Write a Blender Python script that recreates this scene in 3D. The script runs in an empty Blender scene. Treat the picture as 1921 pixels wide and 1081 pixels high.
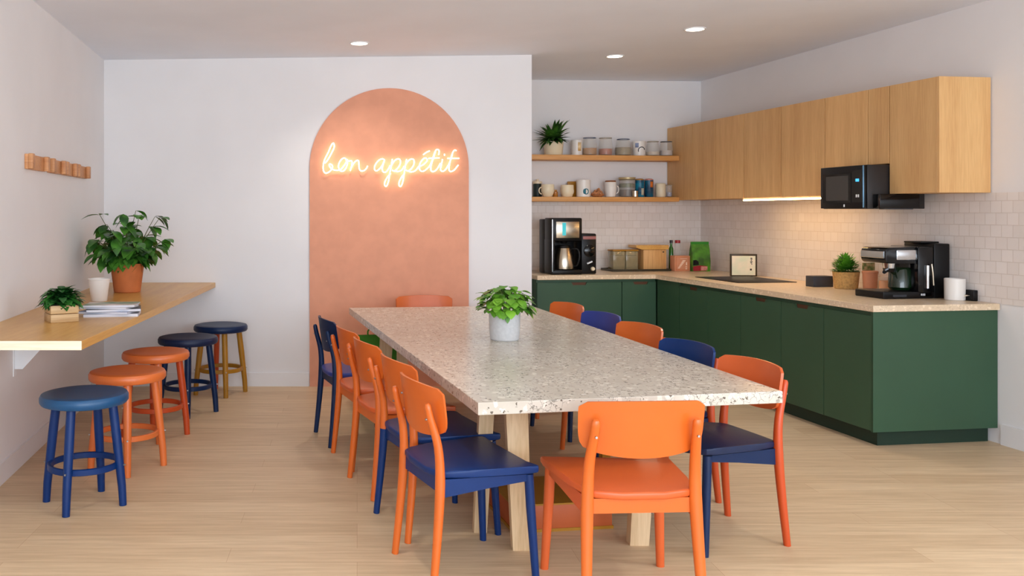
import bpy, bmesh, math, random
from mathutils import Vector, Matrix
PI = math.pi
S = bpy.context.scene
C = S.collection

# ------------------------------------------------------------------ camera, world, light, exposure
cam = bpy.data.cameras.new('camera')
cam.sensor_width = 36.0
cam.lens = 36.0 * 1700 / 1921
cam.shift_x = (960.5 - 670) / 1921
cam.shift_y = (400 - 540.5) / 1921
cam.clip_start = 0.05
co = bpy.data.objects.new('camera', cam); C.objects.link(co)
co.location = (0, 0, 1.48); co.rotation_euler = (PI / 2, 0, 0)
S.camera = co
w = bpy.data.worlds.new('daylight'); S.world = w; w.use_nodes = True
w.node_tree.nodes['Background'].inputs[0].default_value = (0.83, 0.94, 1.07, 1)
w.node_tree.nodes['Background'].inputs[1].default_value = 2.1
S.view_settings.view_transform = 'Standard'
S.view_settings.look = 'None'
S.view_settings.gamma = 1
S.view_settings.use_curve_mapping = False
S.view_settings.exposure = -0.04
S.cycles.diffuse_bounces = 8

def area(name, loc, rot, sx, sy, energy, color):
    l = bpy.data.lights.new(name, 'AREA'); l.shape = 'RECTANGLE'; l.size = sx; l.size_y = sy
    l.energy = energy; l.color = color
    o = bpy.data.objects.new(name, l); C.objects.link(o); o.location = loc; o.rotation_euler = rot
    return o
area('window_daylight', (1.4, -2.6, 1.6), (math.radians(112), 0, 0), 6.5, 2.4, 310, (0.87, 0.96, 1.07))
area('window_daylight', (4.6, 1.2, 1.75), (math.radians(90), 0, math.radians(98)), 3.6, 1.8, 60, (0.87, 0.96, 1.07))

# ------------------------------------------------------------------ helpers
def lin(c):
    return tuple(((v / 255) / 12.92 if v / 255 <= 0.04045 else ((v / 255 + 0.055) / 1.055) ** 2.4) for v in c) + (1,)

def mat(name, col, rough=0.5, metal=0.0, var=0.0, scale=6.0, stretch=(1, 1, 1), bump=0.0, emit=None, estr=0,
        trans=0, spec=None, col2=None, coat=0, ior=1.45):
    m = bpy.data.materials.new(name); m.use_nodes = True
    nt = m.node_tree; b = nt.nodes['Principled BSDF']
    b.inputs['Base Color'].default_value = lin(col)
    b.inputs['Roughness'].default_value = rough
    b.inputs['Metallic'].default_value = metal
    b.inputs['IOR'].default_value = ior
    if spec is not None: b.inputs['Specular IOR Level'].default_value = spec
    if coat: b.inputs['Coat Weight'].default_value = coat; b.inputs['Coat Roughness'].default_value = 0.15
    if trans: b.inputs['Transmission Weight'].default_value = trans
    if emit: b.inputs['Emission Color'].default_value = lin(emit); b.inputs['Emission Strength'].default_value = estr
    if var or col2 or bump:
        tc = nt.nodes.new('ShaderNodeTexCoord'); mp = nt.nodes.new('ShaderNodeMapping')
        mp.inputs['Scale'].default_value = stretch
        nz = nt.nodes.new('ShaderNodeTexNoise'); nz.inputs['Scale'].default_value = scale
        nz.inputs['Detail'].default_value = 6
        nt.links.new(tc.outputs['Object'], mp.inputs[0]); nt.links.new(mp.outputs[0], nz.inputs['Vector'])
        if var or col2:
            cr = nt.nodes.new('ShaderNodeValToRGB')
            c1 = lin(col)
            c2 = lin(col2) if col2 else tuple(max(0, v * (1 - var)) for v in c1[:3]) + (1,)
            cr.color_ramp.elements[0].position = 0.36; cr.color_ramp.elements[0].color = c2
            cr.color_ramp.elements[1].position = 0.64; cr.color_ramp.elements[1].color = c1
            nt.links.new(nz.outputs[0], cr.inputs[0]); nt.links.new(cr.outputs[0], b.inputs['Base Color'])
        if bump:
            bp = nt.nodes.new('ShaderNodeBump'); bp.inputs['Strength'].default_value = bump
            bp.inputs['Distance'].default_value = 0.01
            nt.links.new(nz.outputs[0], bp.inputs['Height']); nt.links.new(bp.outputs[0], b.inputs['Normal'])
    return m

class MB:
    def __init__(s): s.bm = bmesh.new()
    def box(s, x0, x1, y0, y1, z0, z1, bev=0.0, seg=2):
        vs = [s.bm.verts.new((x, y, z)) for x in (x0, x1) for y in (y0, y1) for z in (z0, z1)]
        q = [(0, 1, 3, 2), (4, 6, 7, 5), (0, 4, 5, 1), (2, 3, 7, 6), (0, 2, 6, 4), (1, 5, 7, 3)]
        fs = [s.bm.faces.new([vs[i] for i in f]) for f in q]
        if bev:
            es = list({e for f in fs for e in f.edges})
            bmesh.ops.bevel(s.bm, geom=es, offset=bev, segments=seg, affect='EDGES', profile=0.5)
        return s
    def prism(s, poly, z0, z1, bev=0.0, seg=2, axis='z', smooth_all=False):
        def P(a, b, c):
            return {'z': (a, b, c), 'y': (a, c, b), 'x': (c, a, b)}[axis]
        n = len(poly)
        lo = [s.bm.verts.new(P(x, y, z0)) for x, y in poly]
        hi = [s.bm.verts.new(P(x, y, z1)) for x, y in poly]
        f1 = s.bm.faces.new(list(reversed(lo))); f2 = s.bm.faces.new(hi)
        for i in range(n):
            s.bm.faces.new((lo[i], lo[(i + 1) % n], hi[(i + 1) % n], hi[i]))
        if bev:
            es = list(f1.edges) + list(f2.edges)
            bmesh.ops.bevel(s.bm, geom=es, offset=bev, segments=seg, affect='EDGES', profile=0.5)
        return s
    def lathe(s, prof, n=28, c=(0, 0), z=0):
        rings = []
        for r, h in prof:
            if r < 1e-5: rings.append([s.bm.verts.new((c[0], c[1], z + h))])
            else: rings.append([s.bm.verts.new((c[0] + r * math.cos(2 * PI * i / n), c[1] + r * math.sin(2 * PI * i / n), z + h)) for i in range(n)])
        for a, b in zip(rings, rings[1:]):
            for i in range(n):
                j = (i + 1) % n
                if len(a) == 1 and len(b) == 1: continue
                if len(a) == 1: s.bm.faces.new((a[0], b[i], b[j]))
                elif len(b) == 1: s.bm.faces.new((a[i], b[0], a[j]))
                else: s.bm.faces.new((a[i], b[i], b[j], a[j]))
        return s
    def tube(s, pts, rad, n=12, closed=False, sq=None):
        pts = [Vector(p) for p in pts]; N = len(pts)
        rad = rad if isinstance(rad, (list, tuple)) else [rad] * N
        rings = []; up = None
        for i, p in enumerate(pts):
            if closed: t = pts[(i + 1) % N] - pts[i - 1]
            else: t = pts[min(i + 1, N - 1)] - pts[max(i - 1, 0)]
            t.normalize()
            if up is None:
                up = Vector((0, 0, 1)) if abs(t.z) < 0.9 else Vector((0, 1, 0))
            a = up - t * up.dot(t)
            if a.length < 1e-4: a = t.orthogonal()
            a.normalize(); b = t.cross(a); up = a
            ring = []
            for k in range(n):
                th = 2 * PI * (k + 0.5) / n
                ca, sa = math.cos(th), math.sin(th)
                sx = sy = 1
                if sq: sx, sy = sq
                ring.append(s.bm.verts.new(p + a * ca * rad[i] * sx + b * sa * rad[i] * sy))
            rings.append(ring)
        M = N if closed else N - 1
        for i in range(M):
            A, B = rings[i], rings[(i + 1) % N]
            for k in range(n):
                s.bm.faces.new((A[k], A[(k + 1) % n], B[(k + 1) % n], B[k]))
        if not closed:
            s.bm.faces.new(list(reversed(rings[0]))); s.bm.faces.new(rings[-1])
        return s
    def sphere(s, c, r, sub=2, sc=(1, 1, 1)):
        bmesh.ops.create_icosphere(s.bm, subdivisions=sub, radius=1, matrix=Matrix.Translation(c) @ Matrix.Diagonal((r * sc[0], r * sc[1], r * sc[2], 1)))
        return s
    def leaf(s, p, d, up, L, W, bend=0.3, fold=0.15, n=5, peak=0.45):
        p = Vector(p); d = Vector(d).normalized(); up = Vector(up)
        side = d.cross(up)
        if side.length < 1e-3: side = d.orthogonal()
        side.normalize(); nor = side.cross(d).normalized()
        rows = []
        for i in range(n + 1):
            t = i / n
            if t < peak: wd = math.sin(PI / 2 * t / peak) ** 0.8
            else: wd = math.cos(PI / 2 * (t - peak) / (1 - peak)) ** 0.9
            wd = max(0.02, wd) * W / 2
            ce = p + d * L * t * (1 - 0.15 * bend * t) - nor * L * bend * t * t
            rows.append([s.bm.verts.new(ce - side * wd + nor * wd * fold), s.bm.verts.new(ce), s.bm.verts.new(ce + side * wd + nor * wd * fold)])
        for a, b in zip(rows, rows[1:]):
            s.bm.faces.new((a[0], a[1], b[1], b[0])); s.bm.faces.new((a[1], a[2], b[2], b[1]))
        return s
    def build(s, name, m, parent=None, smooth=True, loc=None, rotz=0):
        bmesh.ops.recalc_face_normals(s.bm, faces=s.bm.faces) if not getattr(s, 'norecalc', False) else None
        me = bpy.data.meshes.new(name); s.bm.to_mesh(me); s.bm.free()
        for mm in (m if isinstance(m, (list, tuple)) else [m]): me.materials.append(mm)
        if smooth:
            me.polygons.foreach_set('use_smooth', [True] * len(me.polygons))
            try: me.set_sharp_from_angle(angle=math.radians(38))
            except Exception: pass
        o = bpy.data.objects.new(name, me); C.objects.link(o)
        if parent is not None: o.parent = parent
        if loc: o.location = loc
        if rotz: o.rotation_euler = (0, 0, rotz)
        return o

def thing(name, label, cat, loc=(0, 0, 0), rotz=0, group=None):
    o = bpy.data.objects.new(name, None); C.objects.link(o); o.empty_display_size = 0.05
    o.location = loc; o.rotation_euler = (0, 0, rotz); o['label'] = label; o['category'] = cat
    if group: o['group'] = group
    return o
def tag(o, label, cat, group=None):
    o['label'] = label; o['category'] = cat
    if group: o['group'] = group
    return o
def struct(o, label=None, cat=None):
    o['kind'] = 'structure'
    if label: o['label'] = label
    if cat: o['category'] = cat
    return o
def part_label(o, l): o['label'] = l; return o

# kitchen frame: u metres left of the right-hand wall, v metres in front of the kitchen's back wall
KR = math.atan(0.1424)
KX = Vector((math.cos(KR), math.sin(KR))); KY = Vector((-math.sin(KR), math.cos(KR)))
K0 = Vector((3.599, 9.486))
def K(u, v, z=0.0):
    p = K0 - KX * u - KY * v
    return (p.x, p.y, z)
CT = 0.90   # worktop height

# ------------------------------------------------------------------ materials
def wall_mat(name, col, var=0.03):
    return mat(name, col, 0.75, var=var, scale=2.2, bump=0.02)
M_wall = wall_mat('white_wall_paint', (230, 228, 228))
M_ceil = wall_mat('ceiling_paint', (232, 237, 246))
M_trim = mat('white_trim_paint', (228, 226, 226), 0.45, var=0.02)
M_arch = mat('peach_wall_paint', (224, 158, 128), 0.8, var=0.07, scale=9, bump=0.04)
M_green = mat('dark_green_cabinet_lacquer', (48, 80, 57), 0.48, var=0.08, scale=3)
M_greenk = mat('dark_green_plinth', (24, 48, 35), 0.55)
M_cab_in = mat('dark_cabinet_interior', (30, 28, 24), 0.8)
M_orange = mat('orange_lacquered_wood', (210, 100, 32), 0.36, var=0.06, scale=5, coat=0.2)
M_coral = mat('coral_orange_seat', (206, 92, 40), 0.4, var=0.06, scale=5, coat=0.2)
M_rust = mat('deep_red_orange_lacquered_wood', (190, 72, 26), 0.4, var=0.06, coat=0.1)
M_blue = mat('blue_lacquered_wood', (0, 44, 102), 0.42, var=0.08, scale=5, spec=0.4)
M_bluep = mat('violet_blue_lacquered_wood', (46, 62, 140), 0.42, var=0.06, spec=0.4)
M_stblue = mat('steel_blue_stool_seat', (18, 76, 120), 0.42, var=0.08, coat=0.15)
M_navy = mat('navy_lacquered_wood', (2, 34, 74), 0.42, var=0.08, scale=5, spec=0.4)
M_navseat = mat('navy_leather_seat', (8, 30, 66), 0.48, var=0.1, scale=20, bump=0.05)
M_stoolor = mat('orange_painted_stool', (218, 112, 52), 0.4, var=0.05, coat=0.2)
M_ochre = mat('ochre_painted_wood', (168, 116, 24), 0.45, var=0.08)
M_steel = mat('brushed_steel', (196, 186, 168), 0.25, metal=1.0)
M_chrome = mat('polished_chrome', (220, 224, 228), 0.1, metal=1.0)
M_bolt = mat('steel_bolt', (170, 170, 172), 0.35, metal=1.0)
M_black = mat('black_plastic', (14, 13, 14), 0.35, spec=0.3)
M_blackg = mat('black_gloss', (7, 7, 9), 0.12)
M_mwbody = mat('dark_brown_black_enamel', (34, 30, 30), 0.35)
M_mwscr = mat('grey_microwave_window', (58, 56, 54), 0.35)
M_darkgrey = mat('charcoal_plastic', (52, 54, 60), 0.5)
M_cream = mat('cream_glazed_ceramic', (228, 214, 184), 0.3, var=0.03)
M_white = mat('white_glazed_ceramic', (226, 222, 216), 0.3, var=0.02)
M_whiteb = mat('white_powder_coat', (226, 228, 230), 0.45)
M_terra = mat('terracotta', (198, 112, 60), 0.75, var=0.12, scale=14, bump=0.08)
M_terral = mat('pale_terracotta', (206, 140, 104), 0.65, var=0.08, scale=14)
M_concrete = mat('pale_grey_concrete', (196, 196, 196), 0.7, var=0.1, scale=60, bump=0.08)
M_cork = mat('woven_cork', (204, 160, 96), 0.85, var=0.3, scale=70, bump=0.3)
M_soil = mat('dark_potting_soil', (34, 24, 18), 0.95, bump=0.4, scale=60)
M_glass = mat('clear_glass', (225, 222, 214), 0.06)
M_glass.node_tree.nodes['Principled BSDF'].inputs['Alpha'].default_value = 0.13
M_glassr = mat('glass_rim', (150, 140, 120), 0.2)
M_amber = mat('amber_contents', (190, 130, 52), 0.6, var=0.3, scale=50)
M_beigefill = mat('beige_grain', (158, 140, 104), 0.8, var=0.25, scale=60)
M_copper = mat('brown_nuts', (206, 138, 88), 0.45, var=0.45, scale=40)
M_teal = mat('teal_printed_tin', (26, 138, 168), 0.35, col2=(16, 46, 74), scale=16)
M_tealor = mat('blue_and_orange_printed_tin', (18, 92, 118), 0.35, col2=(10, 48, 76), scale=13)
M_greentin = mat('green_foil_packet', (84, 150, 42), 0.3, col2=(54, 92, 36), scale=12)
M_red = mat('red_cap', (158, 42, 46), 0.4)
M_pink = mat('pink_label', (222, 150, 140), 0.6, var=0.3, scale=60)
M_blueprint = mat('blue_rim', (40, 62, 100), 0.4)
M_paper = mat('magazine_paper', (214, 214, 222), 0.6, var=0.15, scale=8, stretch=(1, 1, 60))
M_paperb = mat('blue_grey_magazine_cover', (150, 164, 200), 0.35, var=0.2, scale=5)
M_paperd = mat('dark_magazine_cover', (86, 84, 88), 0.35, var=0.3, scale=7)
M_paperc = mat('colourful_magazine_cover', (226, 208, 205), 0.35, col2=(70, 120, 70), scale=5)
M_bag = mat('green_canvas', (66, 140, 30), 0.7, var=0.15, scale=10)
M_neon = mat('warm_neon_tube', (255, 240, 220), 0.4, emit=(255, 228, 186), estr=5.5)
M_lamp = mat('downlight_diffuser', (255, 250, 242), 0.4, emit=(255, 236, 212), estr=9)
M_strip = mat('led_strip_diffuser', (255, 240, 210), 0.4, emit=(255, 206, 138), estr=42)
M_clock = mat('blue_clock_display', (20, 60, 90), 0.3, emit=(70, 180, 240), estr=1.6)

def wood(name, col, dark, axis='z', scale=5.0, rough=0.5, fine=18.0):
    m = bpy.data.materials.new(name); m.use_nodes = True; nt = m.node_tree; b = nt.nodes['Principled BSDF']
    b.inputs['Roughness'].default_value = rough
    tc = nt.nodes.new('ShaderNodeTexCoord'); mp = nt.nodes.new('ShaderNodeMapping')
    st = {'x': (0.06, 1, 1), 'y': (1, 0.06, 1), 'z': (1, 1, 0.06)}[axis]
    mp.inputs['Scale'].default_value = st
    n1 = nt.nodes.new('ShaderNodeTexNoise'); n1.inputs['Scale'].default_value = scale * 2; n1.inputs['Detail'].default_value = 3
    n2 = nt.nodes.new('ShaderNodeTexNoise'); n2.inputs['Scale'].default_value = fine * 6; n2.inputs['Detail'].default_value = 5
    mx = nt.nodes.new('ShaderNodeMath'); mx.operation = 'MULTIPLY_ADD'; mx.inputs[1].default_value = 0.55
    m2 = nt.nodes.new('ShaderNodeMath'); m2.operation = 'MULTIPLY'; m2.inputs[1].default_value = 0.45
    cr = nt.nodes.new('ShaderNodeValToRGB')
    cr.color_ramp.elements[0].position = 0.36; cr.color_ramp.elements[0].color = lin(dark)
    cr.color_ramp.elements[1].position = 0.62; cr.color_ramp.elements[1].color = lin(col)
    L = nt.links.new
    oi = nt.nodes.new('ShaderNodeObjectInfo'); va = nt.nodes.new('ShaderNodeVectorMath'); L(tc.outputs['Object'], va.inputs[0]); L(oi.outputs['Location'], va.inputs[1]); L(va.outputs[0], mp.inputs[0]); L(mp.outputs[0], n1.inputs['Vector']); L(mp.outputs[0], n2.inputs['Vector'])
    L(n2.outputs[0], m2.inputs[0]); L(n1.outputs[0], mx.inputs[0]); L(m2.outputs[0], mx.inputs[2]); L(mx.outputs[0], cr.inputs[0])
    hs = nt.nodes.new('ShaderNodeHueSaturation'); mr = nt.nodes.new('ShaderNodeMapRange'); mr.inputs['To Min'].default_value = 0.92; mr.inputs['To Max'].default_value = 1.06
    L(oi.outputs['Random'], mr.inputs[0]); L(mr.outputs[0], hs.inputs['Value']); L(cr.outputs[0], hs.inputs['Color']); L(hs.outputs[0], b.inputs['Base Color'])
    return m
M_oak = wood('light_oak_veneer', (222, 178, 120), (204, 156, 100), 'z')
M_bar = wood('honey_bar_wood', (220, 172, 94), (202, 146, 70), 'y', rough=0.32)
M_barend = wood('pale_bar_end_grain', (250, 238, 216), (236, 216, 186), 'x')
M_shelf = wood('golden_shelf_wood', (216, 158, 92), (194, 134, 70), 'x')
M_peg = wood('warm_pine', (212, 154, 104), (182, 120, 72), 'x')
M_legw = wood('pale_ash_leg', (222, 194, 154), (196, 164, 122), 'z')
M_crate = wood('pale_crate_wood', (214, 180, 130), (178, 138, 90), 'x')
M_board = wood('bamboo_board', (214, 166, 106), (186, 134, 76), 'z')

def floor_mat():
    m = bpy.data.materials.new('light_oak_floorboards'); m.use_nodes = True; nt = m.node_tree; b = nt.nodes['Principled BSDF']
    L = nt.links.new
    tc = nt.nodes.new('ShaderNodeTexCoord')
    br = nt.nodes.new('ShaderNodeTexBrick')
    br.inputs['Scale'].default_value = 1.0; br.inputs['Brick Width'].default_value = 1.5; br.inputs['Row Height'].default_value = 0.16
    br.inputs['Mortar Size'].default_value = 0.0012; br.inputs['Mortar Smooth'].default_value = 0.3
    br.offset = 0.37; br.offset_frequency = 3
    br.inputs['Color1'].default_value = lin((218, 193, 158)); br.inputs['Color2'].default_value = lin((206, 179, 144))
    br.inputs['Mortar'].default_value = lin((188, 154, 120))
    mp = nt.nodes.new('ShaderNodeMapping'); mp.inputs['Scale'].default_value = (0.9, 14, 1)
    nz = nt.nodes.new('ShaderNodeTexNoise'); nz.inputs['Scale'].default_value = 2.6; nz.inputs['Detail'].default_value = 8; nz.inputs['Roughness'].default_value = 0.65
    cr = nt.nodes.new('ShaderNodeValToRGB')
    cr.color_ramp.elements[0].position = 0.34; cr.color_ramp.elements[0].color = (0.80, 0.76, 0.72, 1)
    cr.color_ramp.elements[1].position = 0.64; cr.color_ramp.elements[1].color = (1.04, 1.04, 1.04, 1)
    mx = nt.nodes.new('ShaderNodeMix'); mx.data_type = 'RGBA'; mx.blend_type = 'MULTIPLY'; mx.inputs[0].default_value = 0.9
    L(tc.outputs['Object'], br.inputs['Vector']); L(tc.outputs['Object'], mp.inputs[0]); L(mp.outputs[0], nz.inputs['Vector'])
    L(nz.outputs[0], cr.inputs[0]); L(br.outputs['Color'], mx.inputs[6]); L(cr.outputs[0], mx.inputs[7]); L(mx.outputs[2], b.inputs['Base Color'])
    b.inputs['Roughness'].default_value = 0.48
    b.inputs['Specular IOR Level'].default_value = 0.35
    return m
M_floor = floor_mat()

def terrazzo(name, base, light, dark, s1=26.0, s2=60.0, amount=0.17, rough=0.25, k1=0.82, k2=0.68):
    m = bpy.data.materials.new(name); m.use_nodes = True; nt = m.node_tree; b = nt.nodes['Principled BSDF']
    L = nt.links.new; N = nt.nodes.new
    tc = N('ShaderNodeTexCoord')
    def vor(sc, feat='F1'):
        v = N('ShaderNodeTexVoronoi'); v.inputs['Scale'].default_value = sc; v.feature = feat
        wv = N('ShaderNodeTexNoise'); wv.inputs['Scale'].default_value = sc * 1.5
        ad = N('ShaderNodeMix'); ad.data_type = 'RGBA'; ad.blend_type = 'LINEAR_LIGHT'; ad.inputs[0].default_value = 0.6 / sc
        L(tc.outputs['Object'], ad.inputs[6]); L(wv.outputs['Color'], ad.inputs[7]); L(tc.outputs['Object'], wv.inputs['Vector'])
        L(ad.outputs[2], v.inputs['Vector']); return v
    def step(src, a, bb):
        r = N('ShaderNodeMapRange'); r.inputs['From Min'].default_value = a; r.inputs['From Max'].default_value = bb
        L(src, r.inputs[0]); return r.outputs[0]
    def mixc(f, a, c):
        x = N('ShaderNodeMix'); x.data_type = 'RGBA'; L(f, x.inputs[0])
        if isinstance(a, tuple): x.inputs[6].default_value = a
        else: L(a, x.inputs[6])
        x.inputs[7].default_value = c; return x.outputs[2]
    nz = N('ShaderNodeTexNoise'); nz.inputs['Scale'].default_value = 4; nz.inputs['Detail'].default_value = 6; L(tc.outputs['Object'], nz.inputs['Vector'])
    v1 = vor(s1); v2 = vor(s2); v3 = vor(s1 * 1.6); v4 = vor(s1 * 1.1, 'DISTANCE_TO_EDGE')
    def sel(v, thr):
        sp = N('ShaderNodeSeparateColor'); L(v.outputs['Color'], sp.inputs[0]); return step(sp.outputs[0], thr, thr + 0.02), step(sp.outputs[1], thr, thr + 0.02)
    def mul(a, c):
        k = N('ShaderNodeMath'); k.operation = 'MULTIPLY'; L(a, k.inputs[0]); L(c, k.inputs[1]); return k.outputs[0]
    c = mixc(step(nz.outputs[0], 0.35, 0.65), lin(base), lin(light))
    c = mixc(mul(sel(v1, 0.55)[0], step(v1.outputs['Distance'], 0.42, 0.36)), c, lin(tuple(min(255, k + 14) for k in light)))
    c = mixc(mul(sel(v3, 0.72)[1], step(v3.outputs['Distance'], 0.36, 0.30)), c, lin(tuple(int(k * k1) for k in base)))
    c = mixc(mul(sel(v4, 0.0)[0] if False else step(nz.outputs[0], 0.48, 0.56), step(v4.outputs['Distance'], 0.035, 0.015)), c, lin(tuple(int(k * k2) for k in base)))
    c = mixc(mul(sel(v2, 1 - amount)[0], step(v2.outputs['Distance'], 0.34, 0.28)), c, lin(dark))
    L(c, b.inputs['Base Color'])
    b.inputs['Roughness'].default_value = rough
    return m
M_terrazzo = terrazzo('speckled_terrazzo', (190, 182, 168), (206, 199, 186), (98, 88, 76))
M_counter = terrazzo('beige_stone_worktop', (212, 188, 156), (219, 198, 170), (196, 170, 142), s1=40, s2=90, amount=0.05, rough=0.3, k1=0.95, k2=0.92)

def tile_mat():
    m = bpy.data.materials.new('glazed_white_tiles'); m.use_nodes = True; nt = m.node_tree; b = nt.nodes['Principled BSDF']
    L = nt.links.new; N = nt.nodes.new
    tc = N('ShaderNodeTexCoord'); sp = N('ShaderNodeSeparateXYZ'); L(tc.outputs['Object'], sp.inputs[0])
    ad = N('ShaderNodeMath'); ad.operation = 'ADD'; L(sp.outputs[0], ad.inputs[0]); L(sp.outputs[1], ad.inputs[1])
    cb = N('ShaderNodeCombineXYZ'); L(ad.outputs[0], cb.inputs[0]); L(sp.outputs[2], cb.inputs[1])
    br = N('ShaderNodeTexBrick'); br.inputs['Scale'].default_value = 1; br.inputs['Brick Width'].default_value = 0.085
    br.inputs['Row Height'].default_value = 0.078; br.inputs['Mortar Size'].default_value = 0.0022; br.inputs['Mortar Smooth'].default_value = 0.2
    br.offset = 0.5
    br.inputs['Color1'].default_value = lin((230, 223, 218)); br.inputs['Color2'].default_value = lin((223, 215, 209)); br.inputs['Mortar'].default_value = lin((212, 201, 192))
    L(cb.outputs[0], br.inputs['Vector'])
    L(br.outputs['Color'], b.inputs['Base Color'])
    nz = N('ShaderNodeTexNoise'); nz.inputs['Scale'].default_value = 16; L(tc.outputs['Object'], nz.inputs['Vector'])
    bp = N('ShaderNodeBump'); bp.inputs['Strength'].default_value = 0.25; bp.inputs['Distance'].default_value = 0.01; L(nz.outputs[0], bp.inputs['Height'])
    b2 = N('ShaderNodeBump'); b2.inputs['Strength'].default_value = 0.5; b2.inputs['Distance'].default_value = 0.003; b2.invert = True
    L(br.outputs['Fac'], b2.inputs['Height']); L(bp.outputs[0], b2.inputs['Normal']); L(b2.outputs[0], b.inputs['Normal'])
    b.inputs['Roughness'].default_value = 0.28
    return m
M_tile = tile_mat()

def leafmat(name, a, c, rough=0.4):
    m = mat(name, a, rough, col2=c, scale=9)
    return m
M_leafdk = leafmat('deep_green_leaves', (84, 144, 46), (26, 72, 24))
M_leafsm = leafmat('mid_green_leaves', (60, 128, 46), (24, 78, 28))
M_leafbr = leafmat('bright_green_leaves', (122, 176, 52), (62, 124, 30))
M_leafsp = leafmat('dark_blade_leaves', (74, 124, 40), (18, 50, 18))
M_leafgr = leafmat('fresh_green_sprigs', (110, 180, 52), (56, 124, 30))
M_stem = mat('green_brown_stem', (84, 92, 44), 0.7)

# ------------------------------------------------------------------ room
YB = 7.75                      # painted back wall of the seating side
def xl(Y): return -1.935 - 0.077 * (Y - 4.765)
def zc(X): return 2.79 + 0.012 * (X + 2.2)
struct(MB().box(-4, 7.5, -2.8, 11.2, -0.12, 0).build('floor', M_floor, smooth=False), 'light oak plank floor', 'floor')
b = MB()
cp = [(-3, -2.8), (7.2, -2.8), (7.2, 10.6), (-3, 10.6)]
lo = [b.bm.verts.new((x, y, zc(x))) for x, y in cp]; hi = [b.bm.verts.new((x, y, zc(x) + 0.12)) for x, y in cp]
b.bm.faces.new(lo); b.bm.faces.new(list(reversed(hi)))
for i in range(4): b.bm.faces.new((lo[i], lo[(i + 1) % 4], hi[(i + 1) % 4], hi[i]))
struct(b.build('ceiling', M_ceil, smooth=False), 'pale ceiling', 'ceiling')
struct(MB().prism([(xl(-2.8), -2.8), (xl(YB), YB), (xl(YB) - 0.12, YB), (xl(-2.8) - 0.12, -2.8)], 0, 2.9).build('wall_left', M_wall, smooth=False), 'white left-hand wall above the bar counter', 'wall')
struct(MB().box(xl(YB) - 0.12, 1.493, YB, YB + 0.12, 0, 2.9).build('wall_back', M_wall, smooth=False), 'white back wall carrying the peach arch', 'wall')
struct(MB().box(1.393, 1.493, YB + 0.12, 9.36, 0, 2.9).build('wall_recess', M_wall, smooth=False), 'side wall of the kitchen recess', 'wall')
def kprism(name, u0, u1, v0, v1, z0, z1, m, parent=None, bev=0):
    """box given in kitchen coordinates, its own origin at the kitchen corner"""
    o = MB().box(-u0, -u1, -v1, -v0, z0, z1, bev).build(name, m, parent, smooth=bool(bev))
    if parent is None: o.location = (K0.x, K0.y, 0); o.rotation_euler = (0, 0, KR)
    return o
struct(kprism('wall_kitchen', 2.3, -0.12, -0.12, 0, 0, 2.93, M_wall), 'white wall behind the open shelves', 'wall')
struct(kprism('wall_right', 0, -0.12, 0, 12.4, 0, 2.93, M_wall), 'white right-hand wall behind the wall cabinets', 'wall')
# tiles
struct(kprism('trim_1', 2.12, 0.008, 0.0, 0.008, CT, 1.612, M_tile), 'glazed white tiles below the open shelves', 'backsplash')
struct(kprism('trim_2', 0.008, 0, 0.0, 12.3, CT, 1.612, M_tile), 'glazed white tiles along the right-hand wall', 'backsplash')
# baseboards
def board(name, pts, h=0.115, t=0.014, label=''):
    (x0, y0), (x1, y1) = pts
    d = Vector((x1 - x0, y1 - y0)).normalized(); n = Vector((d.y, -d.x)) * t
    o = MB().prism([(x0, y0), (x1, y1), (x1 + n.x, y1 + n.y), (x0 + n.x, y0 + n.y)], 0, h).build(name, M_trim, smooth=False)
    return struct(o, label, 'baseboard')
board('baseboard_left', [(xl(-2.8), -2.8), (xl(YB), YB)], label='white baseboard under the bar counter')
board('baseboard_back', [(xl(YB), YB), (-0.41, YB)], label='white baseboard left of the arch')
board('baseboard_back_right', [(0.957, YB), (1.493, YB)], label='white baseboard right of the arch')
struct(kprism('baseboard_right', 0.014, 0, 3.73, 12.3, 0, 0.13, M_trim), 'white baseboard right of the green cabinets', 'baseboard')

# painted arch
poly = [(-0.406, 0.0), (0.953, 0.0)]
cx, r, zs = 0.2735, 0.6795, 1.868
for i in range(41):
    a = PI * i / 40
    poly.append((cx + r * math.cos(a), zs + r * math.sin(a)))
arch = MB().prism(poly, YB - 0.016, YB - 0.001, axis='y').build('arch_panel', M_arch, smooth=False)
tag(arch, 'tall peach arch on the white back wall behind the glowing sign', 'arch')

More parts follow.
